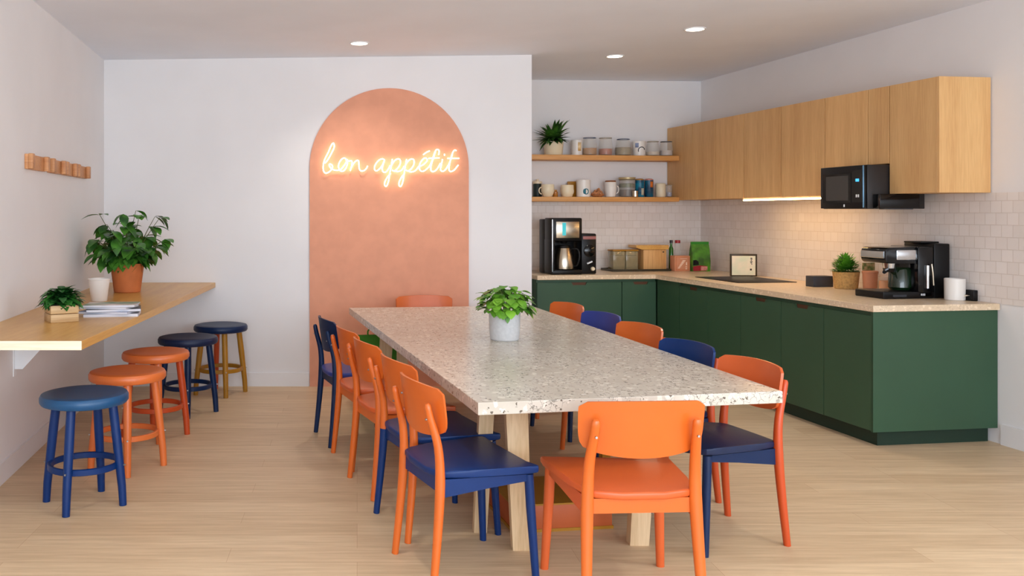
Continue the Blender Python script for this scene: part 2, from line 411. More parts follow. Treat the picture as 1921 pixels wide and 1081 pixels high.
# neon sign
def spline(P, n=6):
    out = []
    P = [Vector(p) for p in P]
    for i in range(len(P) - 1):
        p0 = P[max(i - 1, 0)]; p1 = P[i]; p2 = P[i + 1]; p3 = P[min(i + 2, len(P) - 1)]
        for k in range(n):
            t = k / n
            out.append(0.5 * ((2 * p1) + (p2 - p0) * t + (2 * p0 - 5 * p1 + 4 * p2 - p3) * t * t + (3 * p1 - p0 - 3 * p2 + p3) * t ** 3))
    out.append(P[-1]); return out
letters = [
 [[(186,735),(215,700),(250,635),(268,590),(263,560),(245,572),(215,640),(185,700),(172,750),(172,795),(190,822),(222,812),(250,782),(250,755),(232,742),(224,752),(238,778),(268,795),(298,798)]],
 [[(298,798),(325,790),(355,755),(375,720),(365,692),(340,695),(315,725),(305,765),(318,798),(345,805),(370,780),(385,735),(378,700),(392,716),(415,712)]],
 [[(415,712),(425,725),(418,770),(408,802),(420,770),(440,735),(465,712),(482,715),(485,745),(488,780),(502,802),(530,800),(552,780),(562,758)]],
 [[(712,705),(690,697),(660,710),(632,745),(622,780),(632,800),(655,795),(690,755),(712,705),(700,745),(690,780),(697,808),(715,815),(735,800),(762,755)]],
 [[(780,700),(770,760),(755,840),(745,900),(728,938),(713,930),(714,900),(735,860),(765,825)], [(762,775),(795,718),(828,697),(850,708),(848,745),(822,785),(795,803),(778,795)], [(795,803),(830,808),(862,795),(885,760)]],
 [[(905,700),(895,760),(882,840),(872,900),(856,938),(840,932),(840,902),(860,860),(888,825)], [(885,775),(915,720),(948,698),(970,708),(970,745),(945,785),(918,803),(900,795)], [(918,803),(950,812),(985,798),(1010,765)]],
 [[(1010,765),(1050,750),(1085,715),(1080,692),(1055,695),(1025,735),(1018,780),(1035,805),(1065,800),(1105,765)], [(1052,660),(1080,640),(1110,626)]],
 [[(1105,765),(1130,715),(1150,650),(1170,615),(1192,625),(1188,662)], [(1158,640),(1135,710),(1120,765),(1122,800),(1145,808),(1175,785),(1205,735)], [(1098,692),(1195,688)]],
 [[(1222,700),(1212,750),(1205,790),(1220,806),(1245,795),(1275,750)], [(1236,660),(1244,660)]],
 [[(1275,750),(1290,715),(1310,655)], [(1346,624),(1325,622),(1305,660),(1285,740),(1280,790),(1295,808),(1325,795),(1350,765),(1362,750)], [(1265,692),(1370,692)]],
]
sc_ = 7.71 / 1700 / 4.7
sign = thing('neon_sign', 'glowing white script neon reading bon appétit on the peach arch', 'neon sign', (0.26, YB - 0.045, 1.82))
def SP(p): return ((570 + p[0] / 4.7 - 670) * 7.71 / 1700 - 0.26, 0, 1.48 - (150 + p[1] / 4.7 - 400) * 7.71 / 1700 - 1.82)
for L_ in letters:
    bb = MB()
    for k, st in enumerate(L_):
        pts = spline([SP(p) for p in st], 5)
        pts = [Vector((p.x, 0.004 * (k % 2), p.z)) for p in pts]
        bb.tube(pts, 0.0052 if len(st) > 2 or abs(st[0][0] - st[1][0]) > 20 else 0.009, n=8)
    bb.build('letter', M_neon, sign)
for x, z in ((185, 800), (420, 715), (640, 790), (860, 705), (1062, 800), (1290, 800)):
    q = SP((x, z)); MB().tube([(q[0], 0.0, q[2]), (q[0], 0.028, q[2])], 0.003, n=8).build('standoff', M_glassr, sign)

# ------------------------------------------------------------------ ceiling downlights
for (x, y), lab in zip([(0.017, 7.12), (2.235, 7.86), (2.505, 6.72), (0.0, 3.6), (2.3, 3.2), (1.2, 0.6)],  # last three are unseen, added to brighten the near table end and floor
    ['recessed round ceiling downlight nearest the peach arch', 'recessed round ceiling downlight nearest the open shelves', 'recessed round ceiling downlight nearest the camera on the kitchen side',
    'unseen ceiling downlight added to light the near end of the dining table', 'unseen ceiling downlight added to light the right side of the near table end', 'unseen ceiling downlight added above the camera to brighten the front floor']):
    z = zc(x)
    t = thing('downlight', lab, 'ceiling light', (x, y, z), 0, 'recessed ceiling downlights')
    MB().lathe([(0.062, 0.004), (0.066, -0.006), (0.078, -0.006), (0.08, 0.0), (0.08, 0.004)], 32).build('trim_ring', M_whiteb, t)
    MB().lathe([(0, -0.004), (0.066, -0.004), (0.066, 0.004), (0, 0.004)], 32).build('diffuser', M_lamp, t)
    l = bpy.data.lights.new('downlight_beam', 'SPOT'); l.energy = 42; l.color = (1.0, 0.92, 0.82); l.spot_size = math.radians(120); l.spot_blend = 0.8; l.shadow_soft_size = 0.06
    o = bpy.data.objects.new('downlight_beam', l); C.objects.link(o); o.location = (0, 0, -0.02); o.parent = t

# ------------------------------------------------------------------ wall bar, brackets, coat blocks
barz = 0.887
P4 = [(xl(4.2), 4.2), (-1.277, 4.2), (-1.212, YB - 0.002), (xl(YB), YB - 0.002)]
t = thing('bar_counter', 'long honey-coloured wooden bar counter fixed along the left wall', 'bar counter', (0, 0, 0))
P4b = [(xl(4.2), 4.203), (-1.277, 4.203), (-1.212, YB - 0.002), (xl(YB), YB - 0.002)]
MB().prism(P4b, barz - 0.042, barz, 0.002).build('top', M_bar, t, smooth=False)
MB().prism([(xl(4.2), 4.197), (-1.277, 4.197), (-1.277, 4.203), (xl(4.2), 4.203)], barz - 0.042, barz).build('end_edging', M_barend, t, smooth=False)
for y, l in ((5.2, 'white triangular steel bracket under the near end of the bar counter'), (6.72, 'white triangular steel bracket under the far end of the bar counter')):
    x = xl(y)
    bt = thing('shelf_bracket', l, 'bracket', (x, y, barz - 0.042), 0, 'bar counter brackets')
    MB().prism([(0.004, 0), (0.27, 0), (0.27, -0.018), (0.05, -0.26), (0.004, -0.26)], -0.003, 0.003, axis='y').build('web', M_whiteb, bt, smooth=False)
    MB().box(0.0, 0.006, -0.02, 0.02, -0.3, 0).build('wall_plate', M_whiteb, bt, smooth=False)
    MB().box(0.0, 0.27, -0.02, 0.02, -0.006, 0).build('top_plate', M_whiteb, bt, smooth=False)

labs = ['wooden wall peg block nearest the camera, set apart from the other three', 'wooden wall peg block second from the camera', 'wooden wall peg block second from the far end', 'wooden wall peg block farthest from the camera']
for (y0, y1), lb in zip([(5.40, 5.80), (5.90, 6.24), (6.27, 6.58), (6.62, 7.0)], labs):
    ym = (y0 + y1) / 2; L = (y1 - y0)
    t = thing('wall_peg_block', lb, 'coat hook', (xl(ym), ym, 1.79), math.atan(0.077), 'wooden peg blocks on the left wall')
    MB().box(0.001, 0.022, -L / 2, L / 2, -0.045, 0.045, 0.003).build('back_board', M_peg, t)
    for s in (-1, 1):
        MB().box(0.022, 0.05, s * L / 2 - (0.05 if s > 0 else 0), s * L / 2 + (0.05 if s < 0 else 0), -0.043, 0.048, 0.004).build('peg', M_peg, t)
    MB().lathe([(0, 0), (0.004, 0), (0.004, 0.002), (0, 0.002)], 10).build('screw', M_bolt, t).matrix_local = Matrix.Translation((0.022, -L / 4, 0.0)) @ Matrix.Rotation(PI / 2, 4, 'Y')

# ------------------------------------------------------------------ stools
def stool(x, y, rot, seatm, legm, label, ringm=None, legs=None, D=0.44, H=0.57):
    t = thing('bar_stool', label, 'stool', (x, y, 0), rot, 'round stools along the bar counter')
    R = D / 2
    MB().lathe([(0, H - 0.06), (R - 0.03, H - 0.06), (R - 0.008, H - 0.054), (R, H - 0.042), (R, H - 0.02), (R - 0.008, H - 0.006), (R - 0.03, H - 0.001), (R - 0.06, H - 0.003), (0, H - 0.006)], 40).build('seat', seatm, t)
    for k in range(4):
        a = PI / 2 * k
        m = (legs or [legm] * 4)[k]
        c, s = math.cos(a), math.sin(a)
        lg = MB().tube([(0.15 * c, 0.15 * s, H - 0.05), (0.172 * c, 0.172 * s, H * 0.6), (0.20 * c, 0.20 * s, 0.1), (0.206 * c, 0.206 * s, 0.0)], [0.023, 0.024, 0.021, 0.019], 10).build('leg', m, t)
        MB().tube([(0.198 * c, 0.198 * s, 0.205), (0.218 * c, 0.218 * s, 0.205)], 0.005, 8).build('bolt', M_bolt, lg)
    MB().lathe([(0.162, 0.19), (0.162, 0.216), (0.166, 0.219), (0.176, 0.219), (0.18, 0.216), (0.18, 0.19), (0.176, 0.187), (0.166, 0.187), (0.162, 0.19)], 40).build('foot_ring', ringm or legm, t)
    return t
d = math.radians
stool(-1.39, 4.62, d(-8), M_stblue, M_blue, 'round stool with steel-blue seat and blue legs nearest the camera')
stool(-1.335, 5.27, d(14), M_stoolor, M_stoolor, 'orange round stool directly behind the nearest blue stool')
stool(-1.333, 6.0, d(18), M_stoolor, M_rust, 'orange round stool with redder legs, in the middle of the stool row', legs=[M_rust, M_rust, M_rust, M_stoolor])
stool(-1.254, 6.72, d(10), M_navseat, M_navy, 'all-navy round stool between the orange stools and the back wall')
stool(-1.12, 7.44, d(20), M_navy, M_ochre, 'round stool with navy seat on ochre legs, nearest the back wall', legs=[M_ochre, M_rust, M_ochre, M_ochre])

# ------------------------------------------------------------------ plants and things on the bar
def pot(t, prof, m, soil_r, soil_z, name='pot'):
    MB().lathe(prof, 32).build(name, m, t)
    MB().lathe([(0, soil_z + 0.006), (soil_r * 0.6, soil_z + 0.004), (soil_r, soil_z), (soil_r, soil_z - 0.01), (0, soil_z - 0.01)], 24).build('soil', M_soil, t)

rnd = random.Random(7)
def dirv(az, el): return Vector((math.cos(az) * math.cos(el), math.sin(az) * math.cos(el), math.sin(el)))

# large plant
t = thing('potted_plant', 'large bushy dark-leaved plant in a terracotta pot at the bar corner', 'plant', (-1.73, 6.82, barz))
pot(t, [(0, 0), (0.092, 0), (0.098, 0.005), (0.124, 0.2), (0.128, 0.215), (0.118, 0.215), (0.112, 0.19), (0, 0.185)], M_terra, 0.112, 0.19)
st = MB(); lf = MB(); lf.norecalc = True
for i in range(34):
    az = 2.4 * i; el = rnd.uniform(0.6, 1.5); ln = rnd.uniform(0.18, 0.43) if el > 1.1 else rnd.uniform(0.16, 0.32)
    base = Vector((rnd.uniform(-0.03, 0.03), rnd.uniform(-0.03, 0.03), 0.19))
    dd = dirv(az, el); pts = []
    for k in range(6):
        s_ = k / 5
        pts.append(base + dd * ln * s_ + Vector((math.cos(az) - 0.2, math.sin(az), 0)) * 0.05 * s_ * s_)
    st.tube(pts, [0.005 - 0.0006 * k for k in range(6)], 6)
    for k in range(2, 6):
        for j in range(2):
            a2 = az + rnd.uniform(-1.7, 1.7); L_ = rnd.uniform(0.1, 0.145)
            lf.leaf(pts[k], dirv(a2, rnd.uniform(-0.7, 0.3)), (0, 0, 1), L_, L_ * 0.62, rnd.uniform(0.2, 0.6), 0.2)
for i in range(50):
    az = rnd.uniform(0, 2 * PI); rr = rnd.uniform(0.02, 0.1)
    lf.leaf((rr * math.cos(az), rr * math.sin(az), rnd.uniform(0.24, 0.36)), dirv(az, rnd.uniform(-0.6, 0.3)), (0, 0, 1), 0.13, 0.075, rnd.uniform(0.3, 0.8), 0.2)
for v_ in lf.bm.verts: v_.co.z = max(v_.co.z, 0.03)
st.build('stems', M_stem, t); lf.build('foliage', M_leafdk, t)

# small plant in wooden box
t = thing('boxed_plant', 'small leafy plant in a square wooden planter on the near end of the bar', 'plant', (-1.625, 4.98, barz), d(32))
bx_ = MB(); bx_.box(-0.075, 0.075, -0.075, 0.075, 0, 0.044, 0.003).box(-0.075, 0.075, -0.075, 0.075, 0.047, 0.092, 0.003); bx_.build('planter_box', M_crate, t)
MB().box(-0.066, 0.066, -0.066, 0.066, 0.088, 0.096).build('soil', M_soil, t)
lf = MB(); lf.norecalc = True
for i in range(300):
    az = rnd.uniform(0, 2 * PI); el = rnd.uniform(0.0, 1.4); rr = rnd.uniform(0.03, 0.085)
    p = dirv(az, el) * rr; p.z = p.z * 0.95 + 0.095
    lf.leaf(p, dirv(az, el * 0.5 + rnd.uniform(-0.3, 0.4)), (0, 0, 1), rnd.uniform(0.045, 0.065), 0.045, 0.5, 0.2, 4)
lf.build('foliage', M_leafsm, t)

# magazines
mz = [(0.30, 0.215, 0.016, M_paper, 9, 'white magazine lying lowest in the stack on the bar'),
      (0.29, 0.21, 0.012, M_paperb, -6, 'blue-grey magazine just above the lowest one in the stack'),
      (0.30, 0.22, 0.014, M_paperd, 14, 'dark-covered magazine in the middle of the stack on the bar'),
      (0.28, 0.20, 0.012, M_paper, -7, 'white magazine directly beneath the colourful top one'),
      (0.29, 0.21, 0.010, M_paperc, 5, 'colourful magazine lying topmost in the stack on the bar')]
z = barz
for L_, W_, H_, m, a, lb in mz:
    t = thing('magazine', lb, 'magazine', (-1.435 + 0.004 * a / 3, 5.28, z), d(a), 'stack of magazines on the bar')
    MB().box(-L_ / 2, L_ / 2, -W_ / 2, W_ / 2, 0.0008, H_ - 0.0012).build('pages', M_paper, t, smooth=False)
    cv = MB(); cv.box(-L_ / 2 - 0.002, L_ / 2 + 0.002, -W_ / 2 - 0.001, W_ / 2 + 0.002, H_ - 0.0012, H_).box(-L_ / 2 - 0.002, L_ / 2 + 0.002, -W_ / 2 - 0.001, W_ / 2 + 0.002, 0, 0.0008)
    cv.box(-L_ / 2 - 0.002, -L_ / 2, -W_ / 2 - 0.001, W_ / 2 + 0.002, 0, H_)
    cv.build('cover', m, t, smooth=False)
    z += H_ + 0.0005

t = thing('white_cup', 'tall white tapered cup on the bar in front of the large plant', 'cup', (-1.742, 6.12, barz))
MB().lathe([(0, 0), (0.05, 0), (0.053, 0.004), (0.07, 0.143), (0.0745, 0.145), (0.0745, 0.152), (0.068, 0.152), (0.066, 0.14), (0.05, 0.012), (0, 0.01)], 36).build('cup_body', M_white, t)

# ------------------------------------------------------------------ terrazzo table
TZ = 0.735
A = (0.475, 3.558); B_ = (1.779, 3.79); Cc = (1.40, 7.30); Dd = (-0.063, 7.13)
tb = thing('dining_table', 'long dining table with a speckled terrazzo top on pale wooden legs', 'table', (0.9, 5.4, 0))
def TL(p): return (p[0] - 0.9, p[1] - 5.4)
MB().prism([TL(A), TL(B_), TL(Cc), TL(Dd)], TZ - 0.05, TZ, 0.003).build('tabletop', M_terrazzo, tb, smooth=False)
def tleg(x, y, x2, y2, w_=0.042, dpt=0.03):
    bb = MB()
    lo = [(x + sx * w_, y + sy * dpt, 0) for sx, sy in ((-1, -1), (1, -1), (1, 1), (-1, 1))]
    hi = [(x2 + sx * w_ * 1.15, y2 + sy * dpt * 1.1, TZ - 0.05) for sx, sy in ((-1, -1), (1, -1), (1, 1), (-1, 1))]
    v0 = [bb.bm.verts.new((p[0] - 0.9, p[1] - 5.4, p[2])) for p in lo]; v1 = [bb.bm.verts.new((p[0] - 0.9, p[1] - 5.4, p[2])) for p in hi]
    bb.bm.faces.new(v0); bb.bm.faces.new(v1)
    for i in range(4): bb.bm.faces.new((v0[i], v0[(i + 1) % 4], v1[(i + 1) % 4], v1[i]))
    return bb.build('leg', M_legw, tb, smooth=False)
tleg(0.725, 4.0, 0.69, 3.96); tleg(1.256, 4.06, 1.29, 4.04)
tleg(0.57, 4.22, 0.60, 4.18, 0.03); tleg(1.46, 4.62, 1.44, 4.55, 0.035)
tleg(0.18, 6.6, 0.22, 6.6); tleg(1.0, 6.75, 0.98, 6.72); tleg(0.30, 6.3, 0.32, 6.3, 0.035); tleg(1.16, 6.5, 1.14, 6.5, 0.035)
MB().box(-0.24, 0.45, -1.30, -1.27, TZ - 0.13, TZ - 0.052).build('rail', M_ochre, tb, smooth=False)
MB().box(-0.10, 0.0, -1.2, 1.0, TZ - 0.12, TZ - 0.052).build('rail', M_legw, tb, smooth=False)
# low terracotta-fronted footrest box under the table
t = thing('footrest_box', 'low terracotta box edged in ochre on the floor under the table', 'box', (0.96, 4.22, 0), KR)
MB().box(-0.24, 0.24, 0, 0.42, 0.012, 0.125, 0.003).build('panel', mat('terracotta_laminate', (186, 92, 48), 0.5, var=0.1), t)
MB().box(-0.245, 0.245, -0.004, 0.425, 0.0, 0.014).box(-0.245, 0.245, -0.004, 0.425, 0.123, 0.131).build('edging', M_ochre, t, smooth=False)
MB().box(0.2, 0.24, 0.02, 0.06, 0.131, 0.45).build('post', M_ochre, t, smooth=False)
# green bag
t = thing('tote_bag', 'green canvas tote bag standing on the floor behind the left chairs', 'bag', (0.16, 6.86, 0), KR)
bb = MB()
vs = []
for z_, wx, wy in ((0, 0.16, 0.06), (0.25, 0.17, 0.065), (0.48, 0.165, 0.03), (0.56, 0.16, 0.012)):
    vs.append([bb.bm.verts.new((sx * wx, sy * wy, z_)) for sx, sy in ((-1, -1), (1, -1), (1, 1), (-1, 1))])
bb.bm.faces.new(vs[0]); bb.bm.faces.new(vs[-1])
for a_, b_ in zip(vs, vs[1:]):
    for i in range(4): bb.bm.faces.new((a_[i], a_[(i + 1) % 4], b_[(i + 1) % 4], b_[i]))
bb.build('bag_body', M_bag, t)
MB().tube(spline([(-0.08, -0.01, 0.55), (-0.075, -0.012, 0.6), (0, -0.014, 0.625), (0.075, -0.012, 0.6), (0.08, -0.01, 0.55)], 4), 0.006, 6).build('handle', M_bag, t)

# plant on table
t = thing('potted_plant', 'bright green round-leaved plant in a grey concrete pot on the dining table', 'plant', (0.867, 5.33, TZ))
pot(t, [(0, 0), (0.078, 0), (0.084, 0.006), (0.09, 0.06), (0.092, 0.165), (0.083, 0.165), (0.081, 0.145), (0, 0.14)], M_concrete, 0.081, 0.148)
lf = MB(); lf.norecalc = True; st = MB()
for i in range(170):
    az = rnd.uniform(0, 2 * PI); el = math.asin(rnd.uniform(-0.12, 1)); rr = rnd.uniform(0.6, 1.0)
    p = Vector((math.cos(az) * math.cos(el) * 0.145 * rr, math.sin(az) * math.cos(el) * 0.145 * rr, 0.19 + math.sin(el) * 0.14 * rr))
    L_ = rnd.uniform(0.045, 0.068)
    lf.leaf(p, dirv(az, rnd.uniform(-0.5, 0.35)), (0, 0, 1), L_, L_ * 1.0, rnd.uniform(0.2, 0.6), 0.12, 5, 0.5)
    if i % 5 == 0: st.tube([(0, 0, 0.145), (p.x * 0.5, p.y * 0.5, 0.15 + (p.z - 0.15) * 0.7), p], 0.0022, 5)
lf.leaf((-0.0, -0.09, 0.165), (0.02, -0.35, -1), (0, -1, 0.2), 0.06, 0.032, 0.1, 0.2)
st.build('stems', M_stem, t); lf.build('foliage', M_leafbr, t)

# ------------------------------------------------------------------ chairs
def backrest(z0=0.60, z1=0.79, hw=0.236):
    bb = MB(); nx, nz = 18, 10; th = 0.013
    F = []; Bk = []
    for j in range(nz + 1):
        t_ = j / nz; q = t_ * (z1 - z0)
        rb, rt = 0.06, 0.03
        W = hw
        if q < rb: W = hw - rb + math.sqrt(max(0, rb * rb - (rb - q) ** 2)) * 1.0 - 0.006
        elif (z1 - z0 - q) < rt: W = hw - rt + math.sqrt(max(0, rt * rt - (rt - (z1 - z0 - q)) ** 2))
        else: W = hw - 0.006 * (1 - t_)
        rf, rb_ = [], []
        for i in range(nx + 1):
            s_ = -1 + 2 * i / nx; x = s_ * W
            z_ = z0 + q - (0.018 * (1 - s_ * s_) * (1 - t_)) + 0.008 * (1 - s_ * s_) * t_
            y = -0.262 - 0.075 * (z_ - 0.60) / 0.2 * 0.45 + 0.055 * (x / 0.236) ** 2
            nx_ = 2 * 0.055 * x / 0.236 ** 2
            k = math.hypot(1, nx_)
            rf.append(bb.bm.verts.new((x - nx_ / k * th / 2, y + th / 2 / k, z_))); rb_.append(bb.bm.verts.new((x + nx_ / k * th / 2, y - th / 2 / k, z_)))
        F.append(rf); Bk.append(rb_)
    for j in range(nz):
        for i in range(nx):
            bb.bm.faces.new((F[j][i], F[j][i + 1], F[j + 1][i + 1], F[j + 1][i])); bb.bm.faces.new((Bk[j][i], Bk[j + 1][i], Bk[j + 1][i + 1], Bk[j][i + 1]))
        bb.bm.faces.new((F[j][0], F[j + 1][0], Bk[j + 1][0], Bk[j][0])); bb.bm.faces.new((F[j][nx], Bk[j][nx], Bk[j + 1][nx], F[j + 1][nx]))
    for i in range(nx):
        bb.bm.faces.new((F[0][i], Bk[0][i], Bk[0][i + 1], F[0][i + 1])); bb.bm.faces.new((F[nz][i], F[nz][i + 1], Bk[nz][i + 1], Bk[nz][i]))
    return bb
def rounded(poly, r, n=4):
    out = []; N = len(poly)
    for i in range(N):
        p = Vector(poly[i]); a = (Vector(poly[i - 1]) - p).normalized(); c = (Vector(poly[(i + 1) % N]) - p).normalized()
        for k in range(n + 1):
            t_ = k / n; q = p + a * r * (1 - t_) ** 2 + c * r * t_ ** 2
            out.append((q.x, q.y))
    return out
def seat_mb():
    half = [(-0.175, -0.245), (-0.205, -0.21), (-0.228, -0.1), (-0.248, 0.08), (-0.262, 0.2), (-0.262, 0.235), (-0.245, 0.248), (-0.12, 0.258), (0, 0.26)]
    poly = half + [(-x, y) for x, y in reversed(half[:-1])] + [(0.08, -0.262), (-0.08, -0.262)]
    poly = list(reversed(poly))
    bb = MB()
    bb.prism(poly, 0.427, 0.456, 0.009, 3)
    for v in bb.bm.verts:   # shallow dish, front and back edges dropping
        k = max(0, 1 - (v.co.x / 0.25) ** 2); 
        v.co.z += 0.012 * (abs(v.co.x) / 0.26) ** 2 - 0.012 * max(0, v.co.y - 0.1) / 0.15 * k
    return bb
def side_rail(s):
    bb = MB()
    pts = [(-0.225, 0.432), (0.215, 0.43), (0.215, 0.405), (0.02, 0.388), (-0.225, 0.36)]
    a_ = [bb.bm.verts.new((s * (0.198 + 0.033 * (y + 0.225) / 0.44) - 0.009, y, z_)) for y, z_ in pts]
    b_ = [bb.bm.verts.new((s * (0.198 + 0.033 * (y + 0.225) / 0.44) + 0.009, y, z_)) for y, z_ in pts]
    bb.bm.faces.new(a_); bb.bm.faces.new(list(reversed(b_)))
    for i in range(5): bb.bm.faces.new((a_[i], b_[i], b_[(i + 1) % 5], a_[(i + 1) % 5]))
    return bb
def chair(x, y, heading, back, seat, front, rear, label, rail=None, leftrear=None):
    """heading in degrees: direction the sitter faces"""
    t = thing('dining_chair', label, 'chair', (x, y, 0), d(heading - 90), 'dining chairs around the terrazzo table')
    if not (80 < heading < 110 or heading < 0): t.scale = (0.98 if heading < 40 else 0.95, 0.85, 1)
    else: t.scale = (1, 0.95, 1)
    seat_mb().build('seat', seat, t)
    backrest().build('backrest', back, t)
    for s in (-1, 1):
        MB().tube([(s * 0.228, 0.205, 0.43), (s * 0.232, 0.212, 0.3), (s * 0.246, 0.232, 0.0)], [0.0215, 0.0215, 0.017], 14).build('leg', front, t)
        pts = spline([(s * 0.218, -0.28, 0), (s * 0.210, -0.254, 0.22), (s * 0.203, -0.238, 0.42), (s * 0.198, -0.246, 0.56), (s * 0.190, -0.280, 0.67), (s * 0.187, -0.296, 0.732)], 4)
        n_ = len(pts); rr = []
        for i in range(n_):
            zz = pts[i].z
            rr.append(0.0175 + 0.006 * min(1, zz / 0.38) if zz < 0.42 else 0.0235 - 0.0085 * (zz - 0.42) / 0.34)
        rr[-1] = 0.010
        o = MB().tube(pts, rr, 14).build('leg', [rear, leftrear] if (leftrear and s > 0) else rear, t)
        if leftrear and s < 0:
            o.data.materials.append(leftrear)
            for p in o.data.polygons:
                if p.center.z < 0.42: p.material_index = 1
        elif leftrear: pass
        side_rail(s).build('side_rail', rail or front, t, smooth=False)
        MB().tube([(s * 0.1885, -0.305, 0.67), (s * 0.1885, -0.2975, 0.67)], 0.0045, 8).build('bolt', M_bolt, o)
    MB().box(-0.195, 0.195, -0.238, -0.22, 0.375, 0.43).build('rear_rail', rail or rear, t, smooth=False)
    return t
O, Bl, Co = M_orange, M_blue, M_coral
def by_back(bx, by, h, *a, **k):
    """place a chair so that the middle of its backrest's top edge stands at bx, by"""
    return chair(bx + 0.265 * math.cos(d(h)), by + 0.265 * math.sin(d(h)), h, *a, **k)
# left side, near to far
by_back(0.205, 3.73, 18, O, Bl, Bl, O, 'orange-backed chair with blue seat, on the left side nearest the camera', rail=Bl)
by_back(0.135, 4.26, 18, O, Bl, Bl, O, 'orange-backed chair with blue seat, second from the camera on the left side', rail=Bl, leftrear=Bl)
by_back(-0.005, 4.86, 17, O, Co, O, O, 'all-orange chair in the middle of the left side')
by_back(-0.115, 5.385, 16, O, Co, O, O, 'all-orange chair next to the dark blue one on the left side')
by_back(-0.25, 5.91, 15, M_navy, M_bluep, M_navy, M_navy, 'all dark blue chair at the far end of the left side')
# right side, near to far
by_back(1.89, 4.24, 194, Co, M_navseat, M_navy, M_rust, 'orange-backed chair with navy seat, on the right side nearest the camera', rail=M_navy)
by_back(1.81, 4.84, 198, Bl, M_navseat, M_navy, M_rust, 'blue-backed chair beside the nearest chair on the right side')
by_back(1.8, 5.62, 200, O, Co, O, O, 'orange chair between two blue-backed chairs on the right side')
by_back(1.73, 6.24, 200, M_bluep, M_bluep, M_navy, M_navy, 'violet-blue chair second from the far end on the right side')
by_back(1.65, 6.9, 200, O, Co, O, O, 'orange chair at the far end of the right side')
# ends
by_back(1.05, 3.30, 93, O, Co, Co, O, 'all-orange chair at the near end of the table, back to the camera')
by_back(0.55, 7.53, -84, O, Co, O, O, 'orange chair at the far end of the table below the arch')

# ------------------------------------------------------------------ base cabinets
def KT(name, label, cat, u, v, z=0, extra=0, group=None):
    return thing(name, label, cat, K(u, v, z), KR + extra, group)
DT, DB = 0.832, 0.105
def door_poly(a0, a1, notch):
    if notch is None: return [(a0, DB), (a1, DB), (a1, DT), (a0, DT)]
    n0, n1 = notch - 0.075, notch + 0.075
    return [(a0, DB), (a1, DB), (a1, DT), (n1, DT), (n1 - 0.012, DT - 0.027), (n0 + 0.012, DT - 0.027), (n0, DT), (a0, DT)]
FU = 0.885     # door face of the right run
def base_unit_right(v0, v1, label, handle=False, last=False):
    t = KT('base_cabinet', label, 'cabinet', 0, v1, 0, 0, 'dark green base cabinets')   # local y from 0 to v1-v0
    L_ = v1 - v0; y0 = 0.022 if last else 0.0
    MB().box(-FU + 0.02, -0.01, y0, L_ - 0.0, 0.1, 0.858).build('body', M_green, t, smooth=False)
    g = 0.003
    nt_ = L_ / 2
    pol = [(p[0], p[1]) for p in door_poly(g + y0 * 0, L_ - g, nt_ if handle else None)]
    dr = MB().prism(pol, -FU, -FU + 0.019, 0.0012, 1, axis='x').build('door', M_green, t, smooth=False)
    if handle:
        MB().prism([(nt_ - 0.074, DT - 0.001), (nt_ - 0.062, DT - 0.027), (nt_ + 0.062, DT - 0.027), (nt_ + 0.074, DT - 0.001)], -FU + 0.012, -FU + 0.0185, axis='x').build('handle', mat('dark_wood_pull', (84, 50, 28), 0.6), dr, smooth=False)
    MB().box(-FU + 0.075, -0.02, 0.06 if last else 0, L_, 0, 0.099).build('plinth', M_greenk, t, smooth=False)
    if last: MB().box(-FU, -0.006, -0.0, 0.02, 0.1, 0.858).build('end_panel', M_green, t, smooth=False)
    return t
base_unit_right(1.224, 1.709, 'narrow green base cabinet with cut-out pull nearest the corner', True)
base_unit_right(1.709, 2.209, 'plain green base cabinet between two cut-out pulls, below the black box')
base_unit_right(2.209, 2.740, 'green base cabinet with cut-out pull, right of the plain narrow one', True)
base_unit_right(2.740, 3.221, 'green base cabinet with cut-out pull, next to the end cabinet', True)
base_unit_right(3.221, 3.70, 'end green base cabinet with wide side panel below the espresso machine', False, True)
t = KT('corner_base_cabinet', 'green corner base cabinet filling the inside angle of the kitchen', 'cabinet', 0, 1.224)
MB().box(-FU + 0.001, -0.01, 0.0, 0.42, 0.1, 0.858).box(-FU + 0.02, -0.01, 0.42, 1.21, 0.1, 0.858).build('body', M_green, t, smooth=False)
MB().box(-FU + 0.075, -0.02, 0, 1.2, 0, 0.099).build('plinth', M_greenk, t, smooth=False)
FV = 0.785
def base_unit_back(u0, u1, label, hu):
    t = KT('base_cabinet', label, 'cabinet', u1, 0, 0, 0, 'dark green base cabinets')
    L_ = u1 - u0
    MB().box(0, L_, -FV + 0.02, -0.01, 0.1, 0.858).build('body', M_green, t, smooth=False)
    dr = MB().prism(door_poly(0.003, L_ - 0.003, u1 - hu), -FV, -FV + 0.019, 0.0012, 1, axis='y').build('door', M_green, t, smooth=False)
    n = u1 - hu
    MB().prism([(n - 0.074, DT - 0.001), (n - 0.062, DT - 0.027), (n + 0.062, DT - 0.027), (n + 0.074, DT - 0.001)], -FV + 0.012, -FV + 0.0185, axis='y').build('handle', mat('dark_wood_pull', (84, 50, 28), 0.6), dr, smooth=False)
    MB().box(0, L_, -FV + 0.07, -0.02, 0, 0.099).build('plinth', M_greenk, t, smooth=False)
base_unit_back(1.228, 2.06, 'wide green base cabinet below the coffee maker', 1.648)
base_unit_back(0.885, 1.227, 'green base cabinet below the glass canisters', 1.04)
t = KT('worktop', 'L-shaped beige stone worktop on the green base cabinets', 'countertop', 0, 0)
MB().prism([(-2.06, -0.009), (-2.06, -0.80), (-0.90, -0.80), (-0.90, -3.72), (-0.009, -3.72), (-0.009, -0.009)], 0.859, CT, 0.003).build('stone_slab', M_counter, t, smooth=False)

